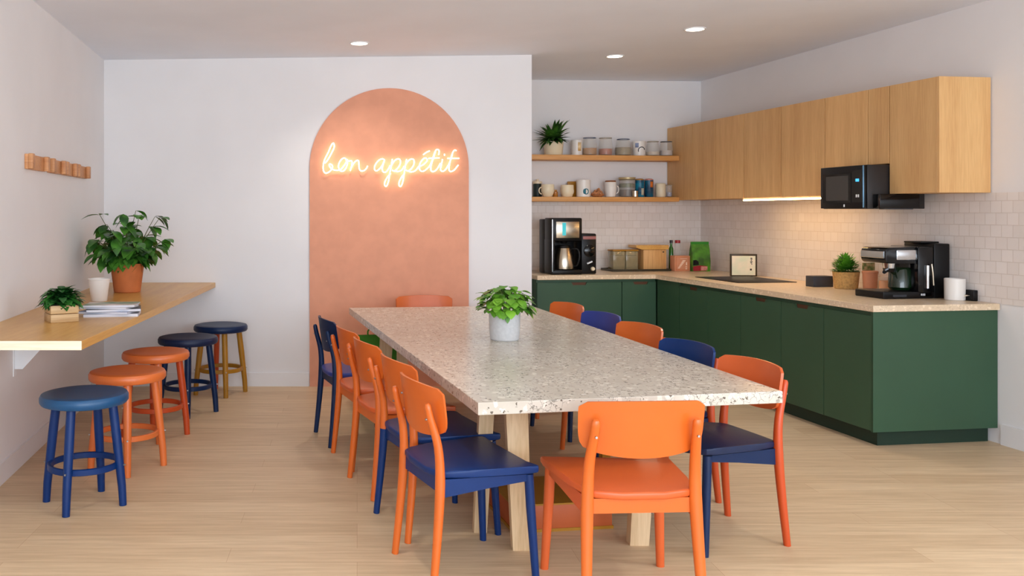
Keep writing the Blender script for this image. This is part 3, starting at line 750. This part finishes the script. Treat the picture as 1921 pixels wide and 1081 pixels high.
# ------------------------------------------------------------------ wall cabinets
UF = 0.38; ZB, ZT = 1.613, 2.36
def upper(v0, v1, label, z0=ZB, last=False):
    t = KT('wall_cabinet', label, 'cabinet', 0, v1, 0, 0, 'oak wall cabinets')
    L_ = v1 - v0
    e_ = 0.018 if last else 0.0
    if last: MB().box(-UF, -0.009, 0.0, 0.0175, z0, ZT).build('side_panel', M_oak, t, smooth=False)
    MB().box(-UF + 0.03, -0.009, e_, L_, z0, ZT - 0.001).build('body', M_oak, t, smooth=False)
    MB().box(-UF, -UF + 0.018, 0.004 if not last else 0.0195, L_ - 0.004, z0 + (0.0 if z0 == ZB else 0.002), ZT, 0.001, 1).build('door', M_oak, t, smooth=False)
upper(0.009, 0.526, 'oak wall cabinet whose door meets the ends of the open shelves')
upper(0.527, 0.950, 'oak wall cabinet second from the open shelves')
upper(0.951, 1.420, 'oak wall cabinet above the left end of the glowing light strip')
upper(1.421, 1.967, 'oak wall cabinet above the middle of the glowing light strip')
upper(1.968, 2.521, 'full-height oak wall cabinet directly left of the microwave')
upper(2.522, 2.994, 'short oak wall cabinet above the left part of the microwave', 1.822)
upper(2.995, 3.205, 'short narrow oak wall cabinet above the right part of the microwave', 1.822)
upper(3.206, 3.650, 'large oak end wall cabinet right of the microwave', last=True)
t = KT('light_strip', 'glowing warm light strip under the oak wall cabinets', 'light', 0.33, 1.35, ZB - 0.001)
MB().box(-0.015, 0.015, -1.13, 0.0, -0.02, 0).build('housing', M_whiteb, t, smooth=False)
MB().box(-0.017, 0.012, -1.12, -0.01, -0.022, -0.012).build('diffuser', M_strip, t, smooth=False)

# microwave
t = KT('microwave', 'black microwave oven hanging below the short oak wall cabinets', 'microwave', 0, 3.198, 1.51)
MB().box(-0.54, -0.10, 0.0, 0.468, 0, 0.305, 0.005).build('body', M_mwbody, t)
dr = MB().box(-0.562, -0.541, 0.002, 0.466, 0.004, 0.302, 0.004).build('door', M_black, t)
MB().box(-0.5645, -0.5615, 0.135, 0.435, 0.045, 0.25).build('window', M_blackg, dr, smooth=False)
MB().box(-0.566, -0.564, 0.16, 0.40, 0.06, 0.235).build('screen', M_mwscr, dr, smooth=False)
MB().box(-0.565, -0.5615, 0.02, 0.125, 0.045, 0.27).build('control_panel', M_blackg, t, smooth=False)
MB().box(-0.566, -0.565, 0.05, 0.085, 0.19, 0.21).build('clock_display', M_clock, t, smooth=False)
for k in range(2):
    MB().box(-0.5665, -0.565, 0.05 + 0.02 * k, 0.062 + 0.02 * k, 0.08, 0.1).build('button', M_whiteb, t, smooth=False)
MB().box(-0.5645, -0.5625, 0.2, 0.212, 0.014, 0.032).build('maker_mark', M_whiteb, t, smooth=False)
MB().box(-0.568, -0.55, 0.004, 0.014, 0.008, 0.3, 0.002).build('door_edge', mat('blue_steel_trim', (110, 150, 180), 0.25, metal=0.9), t)
t2 = KT('extractor_box', 'black extractor box under the end oak cabinet beside the microwave', 'extractor hood', 0, 3.27, 1.512)
MB().box(-0.5, -0.2, 0.0, 0.068, 0, 0.098, 0.003).build('housing', M_blackg, t2)
MB().box(-0.46, -0.24, 0.012, 0.06, -0.006, 0.0).build('grille', M_darkgrey, t2, smooth=False)

# ------------------------------------------------------------------ open shelves
def shelf(z1, u1, lb, th):
    t = KT('wall_shelf', lb, 'shelf', 0, 0, z1, 0, 'open wooden shelves')
    MB().box(-2.08, -UF - 0.002, -0.27, -0.009, -th, 0, 0.003).build('board', M_shelf, t)
shelf(2.06, 0, 'upper open wooden shelf carrying the jars and the spiky plant', 0.05)
shelf(1.642, 0, 'lower open wooden shelf carrying cups and tins', 0.046)
Z1, Z2 = 2.0605, 1.6425
SV = 0.15
def revolve(t, prof, m, name='body', n=28): return MB().lathe(prof, n).build(name, m, t)
def cup_prof(r0, r1, h, th=0.004): return [(0, 0), (r0 - 0.004, 0), (r0, 0.004), (r1, h - 0.002), (r1 - th / 2, h), (r1 - th, h - 0.002), (r0 - th, 0.008), (0, 0.007)]
def handle(t, m, r, zc_, hr, side=1, ang=0, thick=0.006):
    pts = []
    for i in range(13):
        a = -PI / 2 + PI * i / 12
        pts.append((side * (r - 0.004 + hr * math.cos(a) * 0.8), 0, zc_ + hr * math.sin(a)))
    o = MB().tube(pts, thick, 8).build('handle', m, t); o.rotation_euler = (0, 0, ang); return o
# upper shelf: spiky plant
t = KT('potted_plant', 'spiky dark plant in a cream pot at the left end of the upper shelf', 'plant', 1.665, SV, Z1)
pot(t, [(0, 0), (0.085, 0), (0.09, 0.006), (0.1, 0.125), (0.102, 0.135), (0.094, 0.135), (0.09, 0.115), (0, 0.11)], M_cream, 0.091, 0.118)
lf = MB(); lf.norecalc = True
for i in range(110):
    az = rnd.uniform(0, 2 * PI); el = rnd.uniform(-0.25, 1.35); L_ = rnd.uniform(0.16, 0.235) * (1.0 if el < 0.9 else 1.15)
    if math.sin(az) > 0.3: L_ *= 0.6
    if math.cos(az) > 0.5 and el < 0.7: L_ *= 0.7
    lf.leaf((0.02 * math.cos(az), 0.02 * math.sin(az), 0.14 + rnd.uniform(0, 0.03)), dirv(az, el), (0, 0, 1), L_, 0.05, rnd.uniform(0.1, 0.4), 0.25, 5, 0.3)
lf.build('foliage', M_leafsp, t)
# upper shelf vessels
def print_band(t, r, h0, h1, a0, a1, m, name):
    """curved printed patch hugging the side of a round vessel"""
    bb = MB(); N = 10; A_ = []; B2 = []
    for i in range(N + 1):
        a = a0 + (a1 - a0) * i / N
        A_.append(bb.bm.verts.new((r * math.cos(a), r * math.sin(a), h0))); B2.append(bb.bm.verts.new((r * math.cos(a), r * math.sin(a), h1)))
    for i in range(N): bb.bm.faces.new((A_[i], A_[i + 1], B2[i + 1], B2[i]))
    o = bb.build(name, m, t); md = o.modifiers.new('thickness', 'SOLIDIFY'); md.thickness = 0.001; return o
def ring_mark(t, r, zc_, rr, m, a0=0.2, a1=PI + 0.4, ac=-PI / 2):
    pts = []
    for i in range(17):
        a = a0 + (a1 - a0) * i / 16
        x = rr * math.cos(a); phi = ac + x / r
        pts.append(((r + 0.001) * math.cos(phi), (r + 0.001) * math.sin(phi), zc_ + rr * math.sin(a)))
    return MB().tube(pts, 0.0045, 6).build('printed_mark', m, t)
t = KT('printed_mug', 'white mug with a gold print beside the spiky plant', 'mug', 1.42, SV, Z1)
revolve(t, cup_prof(0.055, 0.057, 0.155), M_white, 'mug_body'); print_band(t, 0.0572, 0.045, 0.13, -1.75, -1.1, mat('gold_print', (214, 170, 96), 0.4, col2=(238, 214, 170), scale=30), 'print')
def jar(u, label, r0, r1, h, fill, fh, rim=M_blueprint, bulge=1.06, name='glass_jar', z=Z1, v=SV, lid=None):
    t = KT(name, label, 'jar', u, v, z, 0, 'glass jars on the shelves')
    revolve(t, [(0, 0.001), (r0 - 0.006, 0), (r0, 0.006), (r0 * bulge, h * 0.35), (r1, h - 0.006), (r1, h), (r1 - 0.003, h), (r1 - 0.003, h - 0.006), (r0 * bulge - 0.003, h * 0.35), (r0 - 0.003, 0.01), (0, 0.005)], M_glass, 'glass')
    revolve(t, [(r1 - 0.003, h + 0.0005), (r1 + 0.002, h), (r1 + 0.003, h + 0.004), (r1 + 0.001, h + 0.007), (r1 - 0.004, h + 0.007), (r1 - 0.003, h + 0.0005)], rim, 'rim')
    if fill: revolve(t, [(0, 0.0065), (r0 - 0.006, 0.0105), (min(r0, r0 * (1 + (bulge - 1) * fh / h / 0.35)) - 0.006, fh), (0, fh + 0.003)], fill, 'contents')
    if lid: revolve(t, [(0, h + 0.009), (r1, h + 0.009), (r1 + 0.006, h + 0.013), (r1 + 0.006, h + 0.03), (0, h + 0.034), (0, h + 0.034)], lid, 'lid')
    return t
jar(1.285, 'blue-rimmed glass jar holding amber contents on the upper shelf', 0.074, 0.062, 0.175, M_amber, 0.075)
jar(1.115, 'dark-rimmed glass jar with reddish contents on the upper shelf', 0.07, 0.062, 0.175, mat('reddish_contents', (190, 100, 66), 0.6, var=0.3, scale=50), 0.07, M_glassr)
jar(0.925, 'wide glass jar with pale contents left of the ring-printed mug', 0.084, 0.062, 0.165, M_beigefill, 0.085)
t = KT('printed_mug', 'white mug printed with a dark ring on the upper shelf', 'mug', 0.757, SV, Z1)
revolve(t, cup_prof(0.062, 0.066, 0.15), M_white, 'mug_body'); ring_mark(t, 0.064, 0.055, 0.034, M_darkgrey)
print_band(t, 0.0665, 0.085, 0.13, -2.6, -2.05, M_paperb, 'print')
jar(0.607, 'clear glass jar left of the last one on the upper shelf', 0.068, 0.056, 0.145, mat('pale_sugar', (214, 200, 180), 0.7, var=0.1), 0.045, M_glassr)
jar(0.462, 'clear glass jar against the oak cabinet on the upper shelf', 0.064, 0.056, 0.145, mat('pale_flour', (202, 190, 182), 0.7, var=0.1), 0.06, M_darkgrey)
# lower shelf
t = KT('lidded_jar', 'cream knob-lidded jar half hidden at the left end of the lower shelf', 'jar', 1.80, 0.06, Z2)
revolve(t, [(0, 0), (0.04, 0), (0.044, 0.01), (0.044, 0.125), (0.038, 0.135), (0, 0.135)], mat('dark_teal_jar', (28, 44, 44), 0.4), 'jar_body')
revolve(t, [(0, 0.1355), (0.046, 0.1355), (0.046, 0.158), (0.02, 0.162), (0.012, 0.164), (0.014, 0.18), (0, 0.184)], M_cream, 'lid')
def cup(u, label, r0, r1, h, m=M_cream, hs=0, v=SV, belly=0.0, name='cup', cat='cup', group='cups on the lower shelf', ha=0):
    t = KT(name, label, cat, u, v, Z2, 0, group)
    rm = (r0 + r1) / 2 + belly
    revolve(t, [(0, 0), (r0 - 0.006, 0), (r0, 0.005), (rm, h * 0.45), (r1, h - 0.003), (r1 - 0.002, h), (r1 - 0.005, h - 0.002), (rm - 0.005, h * 0.45), (r0 - 0.006, 0.01), (0, 0.008)], m, 'cup_body')
    if hs: handle(t, m, rm, h * 0.5, h * 0.27, hs, ha)
    return t
cup(1.74, 'rounded cream cup with its handle to the left on the lower shelf', 0.045, 0.064, 0.125, hs=-1, belly=0.012, v=0.19)
t = KT('amber_bottle', 'tiny amber jar standing between two cream cups', 'jar', 1.635, 0.12, Z2)
revolve(t, [(0, 0), (0.024, 0), (0.026, 0.003), (0.026, 0.05), (0.016, 0.06), (0, 0.06)], mat('amber_glass', (172, 112, 48), 0.2), 'jar_body'); revolve(t, [(0, 0.0605), (0.018, 0.0605), (0.018, 0.073), (0, 0.073)], M_amber, 'lid')
cup(1.53, 'rounded cream cup with a white rim left of the tall white canister', 0.052, 0.064, 0.12, hs=1, belly=0.008, v=0.17, ha=0.4)
t = KT('wooden_board', 'small upright ochre wooden board behind the white canister', 'board', 1.434, 0.05, Z2)
MB().box(-0.045, 0.045, -0.008, 0.008, 0, 0.16, 0.003).build('board', M_ochre, t)
t = KT('printed_canister', 'tall white canister with a teal round print on the lower shelf', 'canister', 1.35, SV, Z2)
revolve(t, cup_prof(0.069, 0.07, 0.172), M_white, 'canister_body')
bb = MB(); 
for i in range(5):
    pass
ring_mark(t, 0.0695, 0.055, 0.026, mat('teal_print', (40, 110, 128), 0.5), 0, 2 * PI)
print_band(t, 0.0702, 0.034, 0.076, -1.95, -1.6, mat('teal_print_fill', (40, 110, 128), 0.5), 'print')
t = KT('nut_bowl', 'heap of shiny brown nuts in a low dish on the lower shelf', 'bowl', 1.20, SV, Z2)
revolve(t, [(0, 0), (0.04, 0), (0.066, 0.018), (0.07, 0.026), (0.066, 0.026), (0.04, 0.006), (0, 0.005)], M_copper, 'dish')
bb = MB()
for i in range(46):
    az = rnd.uniform(0, 2 * PI); q = rnd.random() ** 0.5 * 0.052; hz = 0.03 + (0.055 - q) * 1.3 * rnd.uniform(0.5, 1)
    bb.sphere((q * math.cos(az), q * math.sin(az), hz), rnd.uniform(0.009, 0.013), 1)
o = bb.build('nuts', M_copper, t); o['kind'] = 'stuff'
t = cup(1.062, 'tall white mug with brown lid and handle to the right', 0.048, 0.060, 0.152, M_white, 1, belly=0.004, name='mug', cat='mug')
revolve(t, [(0, 0.1525), (0.052, 0.1525), (0.055, 0.158), (0.05, 0.168), (0, 0.17)], mat('brown_wood_lid', (150, 90, 54), 0.5, var=0.2), 'lid')
t = jar(0.885, 'tall lidded glass jar with green leaves behind the blue tin', 0.08, 0.078, 0.17, mat('coffee_beans', (62, 34, 24), 0.6, var=0.4, scale=60), 0.075, M_glassr, 1.02, 'storage_jar', Z2, SV, mat('pale_brass_lid', (178, 158, 116), 0.35, metal=0.3))
revolve(t, [(0.0745, 0.1), (0.0745, 0.135), (0.06, 0.14), (0, 0.14), (0, 0.1), (0.0745, 0.1)], mat('green_tea_leaves', (84, 92, 40), 0.8, var=0.4, scale=50), 'tea_leaves')
t = KT('steel_pot', 'small steel pot in front of the tall lidded glass jar', 'pot', 0.85, 0.258, Z2 )
revolve(t, cup_prof(0.03, 0.031, 0.062), M_steel, 'pot_body')
for u, m, lb, lm in ((0.75, M_teal, 'teal and navy printed tin on the lower shelf', M_amber), (0.650, M_tealor, 'blue and orange printed tin next to the teal tin', M_pink)):
    t = KT('printed_tin', lb, 'tin', u, SV, Z2, 0, 'printed tins on the lower shelf')
    revolve(t, [(0, 0), (0.042, 0), (0.044, 0.003), (0.044, 0.172), (0, 0.172)], m, 'tin_body'); print_band(t, 0.0445, 0.10, 0.16, -1.7, -0.9, mat('orange_print', (206, 112, 44), 0.4), 'print') if m is M_tealor else print_band(t, 0.0445, 0.02, 0.09, -1.6, -0.8, mat('pale_print_patch', (196, 190, 168), 0.4), 'print')
    revolve(t, [(0, 0.1725), (0.0445, 0.1725), (0.0445, 0.18), (0.03, 0.188), (0, 0.19)], lm, 'lid')
t = KT('white_jar', 'plain white ceramic jar right of the printed tins', 'jar', 0.523, SV, Z2)
revolve(t, [(0, 0), (0.044, 0), (0.05, 0.01), (0.05, 0.13), (0.042, 0.142), (0, 0.143)], M_cream, 'jar_body')
jar(0.436, 'small clear glass against the oak cabinet on the lower shelf', 0.03, 0.032, 0.12, mat('pale_blue_contents', (150, 150, 170), 0.5), 0.05, M_glassr, 1.0, 'drinking_glass', Z2, 0.16)

# ------------------------------------------------------------------ worktop, back run
t = KT('coffee_maker', 'tall black filter coffee maker with steel jug at the left end of the worktop', 'coffee maker', 1.887, 0.71, CT)
W_, D_, H_ = 0.30, 0.36, 0.535
MB().box(0, W_, 0.20, D_, 0.0, H_ - 0.012, 0.012).box(0, W_, 0.0, 0.21, 0.315, H_, 0.014).box(0, W_, 0.0, 0.21, 0, 0.045, 0.01).box(0, 0.03, 0.0, 0.21, 0.03, 0.33, 0.005).build('body', M_black, t)
MB().box(0.04, 0.268, -0.006, 0.003, 0.345, 0.5, 0.004).build('front_panel', M_steel, t)
MB().box(0.10, 0.135, -0.008, -0.006, 0.37, 0.49).build('display', mat('teal_display', (60, 190, 200), 0.2, emit=(60, 180, 190), estr=0.3), t, smooth=False)
MB().box(0.0, 0.008, -0.004, 0.0, 0.03, 0.52).build('edge_trim', M_chrome, t, smooth=False)
MB().tube([(0.15, 0.09, 0.318), (0.15, 0.09, 0.29)], [0.04, 0.028], 16).build('filter_spout', M_black, t)
j = MB().lathe([(0, 0.046), (0.09, 0.046), (0.097, 0.052), (0.1, 0.09), (0.09, 0.17), (0.07, 0.235), (0.066, 0.248), (0, 0.248)], 36, c=(0.148, 0.095)).build('jug', M_steel, t)
MB().lathe([(0, 0.2485), (0.066, 0.2485), (0.06, 0.272), (0, 0.278)], 28, c=(0.148, 0.095)).build('jug_lid', M_black, j)
MB().tube(spline([(0.215, 0.06, 0.24), (0.265, 0.03, 0.235), (0.278, 0.02, 0.17), (0.262, 0.03, 0.09), (0.24, 0.05, 0.075)], 5), 0.009, 10).build('jug_handle', M_black, j)
t = KT('coffee_grinder', 'squat black coffee grinder pressed against the tall coffee maker', 'coffee grinder', 1.575, 0.66, CT)
MB().box(0, 0.15, 0, 0.24, 0, 0.385, 0.014).build('body', M_black, t)
MB().box(0.012, 0.142, -0.004, 0.004, 0.33, 0.36, 0.002).build('top_band', mat('dusky_pink_band', (150, 96, 92), 0.4), t)
MB().lathe([(0, 0), (0.055, 0), (0.058, 0.006), (0.05, 0.012), (0, 0.012)], 28).build('dial', M_blackg, t).matrix_local = Matrix.Translation((0.078, 0.0, 0.22)) @ Matrix.Rotation(PI / 2, 4, 'X')
MB().tube([(0.05, -0.006, 0.1), (0.1, -0.01, 0.12)], 0.01, 8).build('lever', M_chrome, t)
MB().lathe([(0, 0), (0.02, 0), (0.016, 0.02), (0, 0.02)], 16).build('knob', M_cream, t).matrix_local = Matrix.Translation((0.11, 0.0, 0.05)) @ Matrix.Rotation(PI / 2, 4, 'X')

t = KT('serving_tray', 'low black tray with ochre rim under the canisters and bread box', 'tray', 1.13, 0.36, CT)
MB().box(0, 0.61, 0, 0.28, 0, 0.008, 0.002).box(0, 0.61, -0.003, 0.006, 0, 0.022).box(0, 0.61, 0.274, 0.283, 0, 0.022).box(-0.004, 0.006, 0, 0.28, 0, 0.022).box(0.604, 0.614, 0, 0.28, 0, 0.022).build('tray_body', mat('black_olive_metal', (48, 42, 24), 0.4), t, smooth=False)
for k, (u, lb) in enumerate(((1.10, 'left square glass canister with ochre lid on the black tray'), (0.965, 'right square glass canister with ochre lid beside the bread box'))):
    t = KT('square_canister', lb, 'canister', u, 0.30, CT + 0.0085, 0, 'square glass canisters')
    MB().box(0, 0.128, 0, 0.13, 0, 0.19, 0.006).build('glass', mat('smoky_glass', (214, 200, 160), 0.08, trans=0.7), t)
    MB().box(0.008, 0.12, 0.008, 0.122, 0.006, 0.145).build('contents', M_beigefill, t, smooth=False)
    MB().box(-0.003, 0.131, -0.003, 0.133, 0.191, 0.206, 0.003).build('lid', M_ochre, t)
t = KT('bread_box', 'wooden bread box with overhanging lid beside the glass canisters', 'bread box', 0.80, 0.30, CT + 0.0085)
MB().box(0.02, 0.265, 0, 0.17, 0, 0.205, 0.005).build('body', M_board, t)
MB().prism([(-0.06, 0.225), (-0.06, 0.25), (0.285, 0.25), (0.285, 0.206), (0.0, 0.206)], -0.01, 0.18, 0.002, axis='y').build('lid', M_bar, t, smooth=False)
MB().box(0.222, 0.238, -0.002, 0.001, 0.175, 0.187).build('emblem', M_mwbody, t, smooth=False)
t = KT('gift_box', 'small square terracotta-coloured carton with pale print near the corner', 'box', 0.50, 0.40, CT)
MB().box(0, 0.165, 0, 0.10, 0, 0.155, 0.004).build('carton', M_terral, t)
bb = MB()
for k in range(7): bb.box(0.035 + 0.008 * k, 0.055 + 0.010 * k, -0.0015, 0.0, 0.03 + 0.012 * k, 0.038 + 0.012 * k)
bb.box(0.115, 0.13, -0.0015, 0, 0.02, 0.03).box(0.115, 0.13, -0.0015, 0, 0.04, 0.048).box(0.12, 0.13, -0.0015, 0, 0.06, 0.09).box(0.06, 0.13, -0.0015, 0, 0.125, 0.128).build('printed_mark', mat('pale_print', (240, 214, 192), 0.6), t, smooth=False)
MB().box(0.012, 0.153, -0.001, 0, 0.012, 0.016).box(0.012, 0.016, -0.001, 0, 0.012, 0.143).box(0.012, 0.153, -0.001, 0, 0.14, 0.144).box(0.149, 0.153, -0.001, 0, 0.012, 0.144).build('border_line', M_terra, t, smooth=False)
t = KT('glass_bottle', 'clear bottle with red cap behind the terracotta carton', 'bottle', 0.385, 0.24, CT)
revolve(t, [(0, 0), (0.036, 0), (0.04, 0.005), (0.04, 0.16), (0.032, 0.2), (0.022, 0.225), (0.022, 0.275), (0, 0.275)], M_glass, 'glass')
revolve(t, [(0, 0.2755), (0.026, 0.2755), (0.026, 0.305), (0, 0.307)], M_red, 'cap')
t = KT('green_bottle', 'slim green bottle with black cap behind the terracotta carton', 'bottle', 0.445, 0.22, CT)
revolve(t, [(0, 0), (0.02, 0), (0.022, 0.005), (0.022, 0.22), (0.012, 0.245), (0.012, 0.275), (0, 0.275)], mat('green_glass', (36, 96, 30), 0.1, coat=0.3), 'glass')
revolve(t, [(0, 0.2755), (0.015, 0.2755), (0.015, 0.305), (0, 0.307)], M_mwbody, 'cap')
t = KT('foil_packet', 'upright green foil packet with red label in the worktop corner', 'packet', 0.235, 0.40, CT)
bb = MB(); vs = []
for z_, wx, wy in ((0, 0.092, 0.04), (0.1, 0.095, 0.04), (0.22, 0.095, 0.022), (0.275, 0.094, 0.006), (0.295, 0.094, 0.004)):
    vs.append([bb.bm.verts.new((sx * wx, sy * wy, z_)) for sx, sy in ((-1, -1), (1, -1), (1, 1), (-1, 1))])
bb.bm.faces.new(vs[0]); bb.bm.faces.new(vs[-1])
for a_, b_ in zip(vs, vs[1:]):
    for i in range(4): bb.bm.faces.new((a_[i], a_[(i + 1) % 4], b_[(i + 1) % 4], b_[i]))
bb.build('foil', M_greentin, t)
MB().prism([(-0.09, 0.005), (0.045, 0.005), (0.045, 0.055), (-0.02, 0.06), (-0.09, 0.05)], -0.0425, -0.041, axis='y').build('red_label', mat('red_label', (150, 28, 44), 0.4), t, smooth=False)
MB().prism([(-0.09, 0.06), (-0.03, 0.065), (-0.035, 0.098), (-0.06, 0.115), (-0.09, 0.112)], -0.0425, -0.040, axis='y').build('dark_patch', M_black, t, smooth=False)
MB().box(-0.01, 0.06, -0.044, -0.0425, 0.01, 0.05, 0.0005).build('pink_label', M_pink, t, smooth=False)
MB().box(-0.094, 0.094, -0.0075, 0.0075, 0.268, 0.292).build('seal_strip', mat('green_seal', (40, 130, 30), 0.4), t, smooth=False)

# ------------------------------------------------------------------ worktop, right run
t = KT('induction_hob', 'flat black glass hob set in the worktop near the corner', 'hob', 0.72, 1.90, CT)
MB().box(0, 0.53, 0, 0.70, 0.0, 0.005, 0.002).build('glass_plate', mat('smoked_black_glass', (22, 20, 20), 0.38, spec=0.25), t)
bb = MB()
for cx_, cy_, rr_ in ((0.15, 0.17, 0.09), (0.38, 0.17, 0.075), (0.15, 0.5, 0.075), (0.38, 0.5, 0.09)):
    bb.lathe([(rr_, 0.0051), (rr_, 0.0056), (rr_ - 0.003, 0.0056), (rr_ - 0.003, 0.0051)], 36, c=(cx_, cy_))
bb.build('cooking_zone', M_darkgrey, t)
t = thing('picture_stand', 'small framed print on a dark stand beside the hob', 'picture frame', (3.545, 8.30, CT), d(-6))
MB().box(-0.115, 0.115, 0.0, 0.045, 0.0, 0.205, 0.003).build('frame', mat('dark_bronze_frame', (54, 42, 26), 0.4), t)
MB().box(-0.109, 0.098, -0.003, 0.0, 0.012, 0.188).build('picture', mat('pale_watercolour_print', (232, 220, 200), 0.6, col2=(206, 214, 190), scale=9), t, smooth=False)
bb = MB(); rr2 = random.Random(3)
for k in range(6): 
    bb.box(0.055 + rr2.uniform(-0.004, 0.006), 0.066 + rr2.uniform(0, 0.008), -0.0042, -0.003, 0.165 - 0.011 * k, 0.172 - 0.011 * k)
bb.box(0.05, 0.066, -0.0042, -0.003, 0.055, 0.072).build('printed_mark', M_mwbody, t, smooth=False)
MB().prism([(0.045, 0.0), (0.16, 0.0), (0.16, 0.035), (0.12, 0.06), (0.1, 0.075), (0.045, 0.2)], 0.095, 0.118, axis='x').build('stand_foot', mat('bronze_stand', (86, 72, 44), 0.4), t, smooth=False)

t = KT('small_speaker', 'small charcoal rectangular box left of the woven plant pot', 'box', 0.36, 2.36, CT)
MB().box(0, 0.17, 0, 0.10, 0, 0.085, 0.004).build('housing', M_darkgrey, t)
t = KT('potted_herb', 'fluffy green herb in a woven cork pot on the right-hand worktop', 'plant', 0.20, 2.52, CT)
pot(t, [(0, 0), (0.078, 0), (0.082, 0.004), (0.094, 0.12), (0.096, 0.13), (0.088, 0.13), (0.084, 0.11), (0, 0.105)], M_cork, 0.085, 0.112)
lf = MB(); lf.norecalc = True
for i in range(900):
    az = rnd.uniform(0, 2 * PI); el = math.asin(rnd.uniform(0.0, 1)); rr = rnd.uniform(0.35, 1.0)
    p = Vector((math.cos(az) * math.cos(el) * 0.095 * rr, math.sin(az) * math.cos(el) * 0.085 * rr, 0.125 + math.sin(el) * 0.13 * rr))
    lf.leaf(p, dirv(az, min(1.4, el * 0.8 + 0.3)), (0, 0, 1), rnd.uniform(0.022, 0.04), 0.014, 0.2, 0.2, 3)
lf.build('foliage', M_leafgr, t)
t = KT('terracotta_jar', 'lidded terracotta jar with a seed packet tucked behind its rim', 'jar', 0.105, 2.66, CT)
revolve(t, [(0, 0), (0.042, 0), (0.046, 0.004), (0.052, 0.125), (0, 0.125)], M_terral, 'jar_body'); revolve(t, [(0, 0.1255), (0.055, 0.1255), (0.056, 0.14), (0.05, 0.145), (0, 0.146)], M_terral, 'lid')
MB().box(-0.05, 0.05, 0.01, 0.022, 0.147, 0.205, 0.003).build('seed_packet', mat('herb_packet_print', (196, 164, 120), 0.5, col2=(90, 110, 50), scale=30), t)
t = KT('candle_glass', 'amber candle in a clear glass left of the espresso machine', 'candle', 0.13, 2.85, CT)
revolve(t, cup_prof(0.042, 0.043, 0.115, 0.003), M_glass, 'glass'); revolve(t, [(0, 0.0085), (0.037, 0.0085), (0.038, 0.085), (0, 0.085)], mat('amber_wax', (230, 160, 96), 0.5, emit=(230, 140, 70), estr=0.08), 'wax')

t = KT('espresso_machine', 'black espresso machine with chrome head on the right-hand worktop', 'espresso machine', 0.0, 3.34, CT)
def ub(u0, u1, y0, y1, z0, z1, bev=0.006):
    return MB().box(-u1, -u0, y0, y1, z0, z1, bev)
ub(0.03, 0.15, 0.0, 0.28, 0.0, 0.372, 0.008).build('water_tank', M_black, t)
ub(0.152, 0.27, 0.0, 0.28, 0.0, 0.352, 0.012).build('column', M_blackg, t)
ub(0.06, 0.20, 0.06, 0.22, 0.373, 0.385, 0.004).build('top_lid', M_black, t)
hd = MB().prism(rounded([(-0.5, 0.238), (-0.2, 0.238), (-0.2, 0.352), (-0.5, 0.345)], 0.035, 5), 0.02, 0.26, 0.006, axis='y').build('brew_head', M_blackg, t)
MB().box(-0.42, -0.24, 0.012, 0.02, 0.262, 0.33, 0.006).build('chrome_panel', M_chrome, hd)
MB().prism(rounded([(-0.507, 0.275), (-0.495, 0.27), (-0.495, 0.325), (-0.507, 0.32)], 0.004, 4), 0.03, 0.25, axis='y').build('chrome_nose', M_chrome, hd)
MB().tube([(-0.39, 0.12, 0.238), (-0.39, 0.12, 0.2)], [0.045, 0.038], 20).build('group_head', M_chrome, hd)
pf = MB().tube([(-0.39, 0.12, 0.2), (-0.39, 0.12, 0.175)], [0.042, 0.034], 20).build('portafilter', M_blackg, t)
MB().tube([(-0.42, 0.1, 0.19), (-0.47, 0.06, 0.185), (-0.5, 0.03, 0.18)], [0.012, 0.014, 0.012], 10).build('portafilter_handle', M_black, pf)
MB().prism(rounded([(-0.53, 0), (-0.15, 0), (-0.15, 0.045), (-0.53, 0.05)], 0.01, 3), 0.0, 0.28, 0.005, axis='y').build('drip_tray', M_black, t)
MB().box(-0.46, -0.36, -0.003, 0.0, 0.014, 0.028).build('tray_slot', M_darkgrey, t, smooth=False)
MB().lathe([(0, 0.052), (0.06, 0.052), (0.075, 0.07), (0.07, 0.19), (0.06, 0.205), (0, 0.207)], 28, c=(-0.30, 0.13)).build('water_jug', mat('dark_green_glass', (14, 34, 16), 0.08, coat=0.4), t)
MB().tube([(-0.205, -0.006, 0.07), (-0.205, -0.006, 0.225)], 0.012, 12).build('steam_pipe', M_chrome, t)
MB().tube(spline([(-0.18, -0.012, 0.235), (-0.172, -0.014, 0.17), (-0.165, -0.013, 0.09)], 5), 0.006, 10).build('steam_wand', M_steel, t)
for k in range(3): MB().box(-0.25 + 0.012 * k, -0.244 + 0.012 * k, -0.002, 0.0005, 0.02, 0.034).build('button', M_whiteb, t, smooth=False)

t = KT('white_mug', 'plain white straight-sided mug right of the espresso machine', 'mug', 0.10, 3.46, CT)
revolve(t, cup_prof(0.060, 0.062, 0.145, 0.005), M_white, 'mug_body', 36)
t = KT('wall_socket', 'small black socket box on the worktop against the tiles behind the white mug', 'socket', 0.012, 3.52, CT)
MB().box(-0.035, -0.002, -0.035, 0.035, 0.0, 0.072, 0.004).build('housing', M_black, t)
MB().tube([(-0.035, 0.0, 0.035), (-0.055, 0.0, 0.035), (-0.075, 0.01, 0.03)], 0.006, 8).build('plug_lead', M_steel, t)
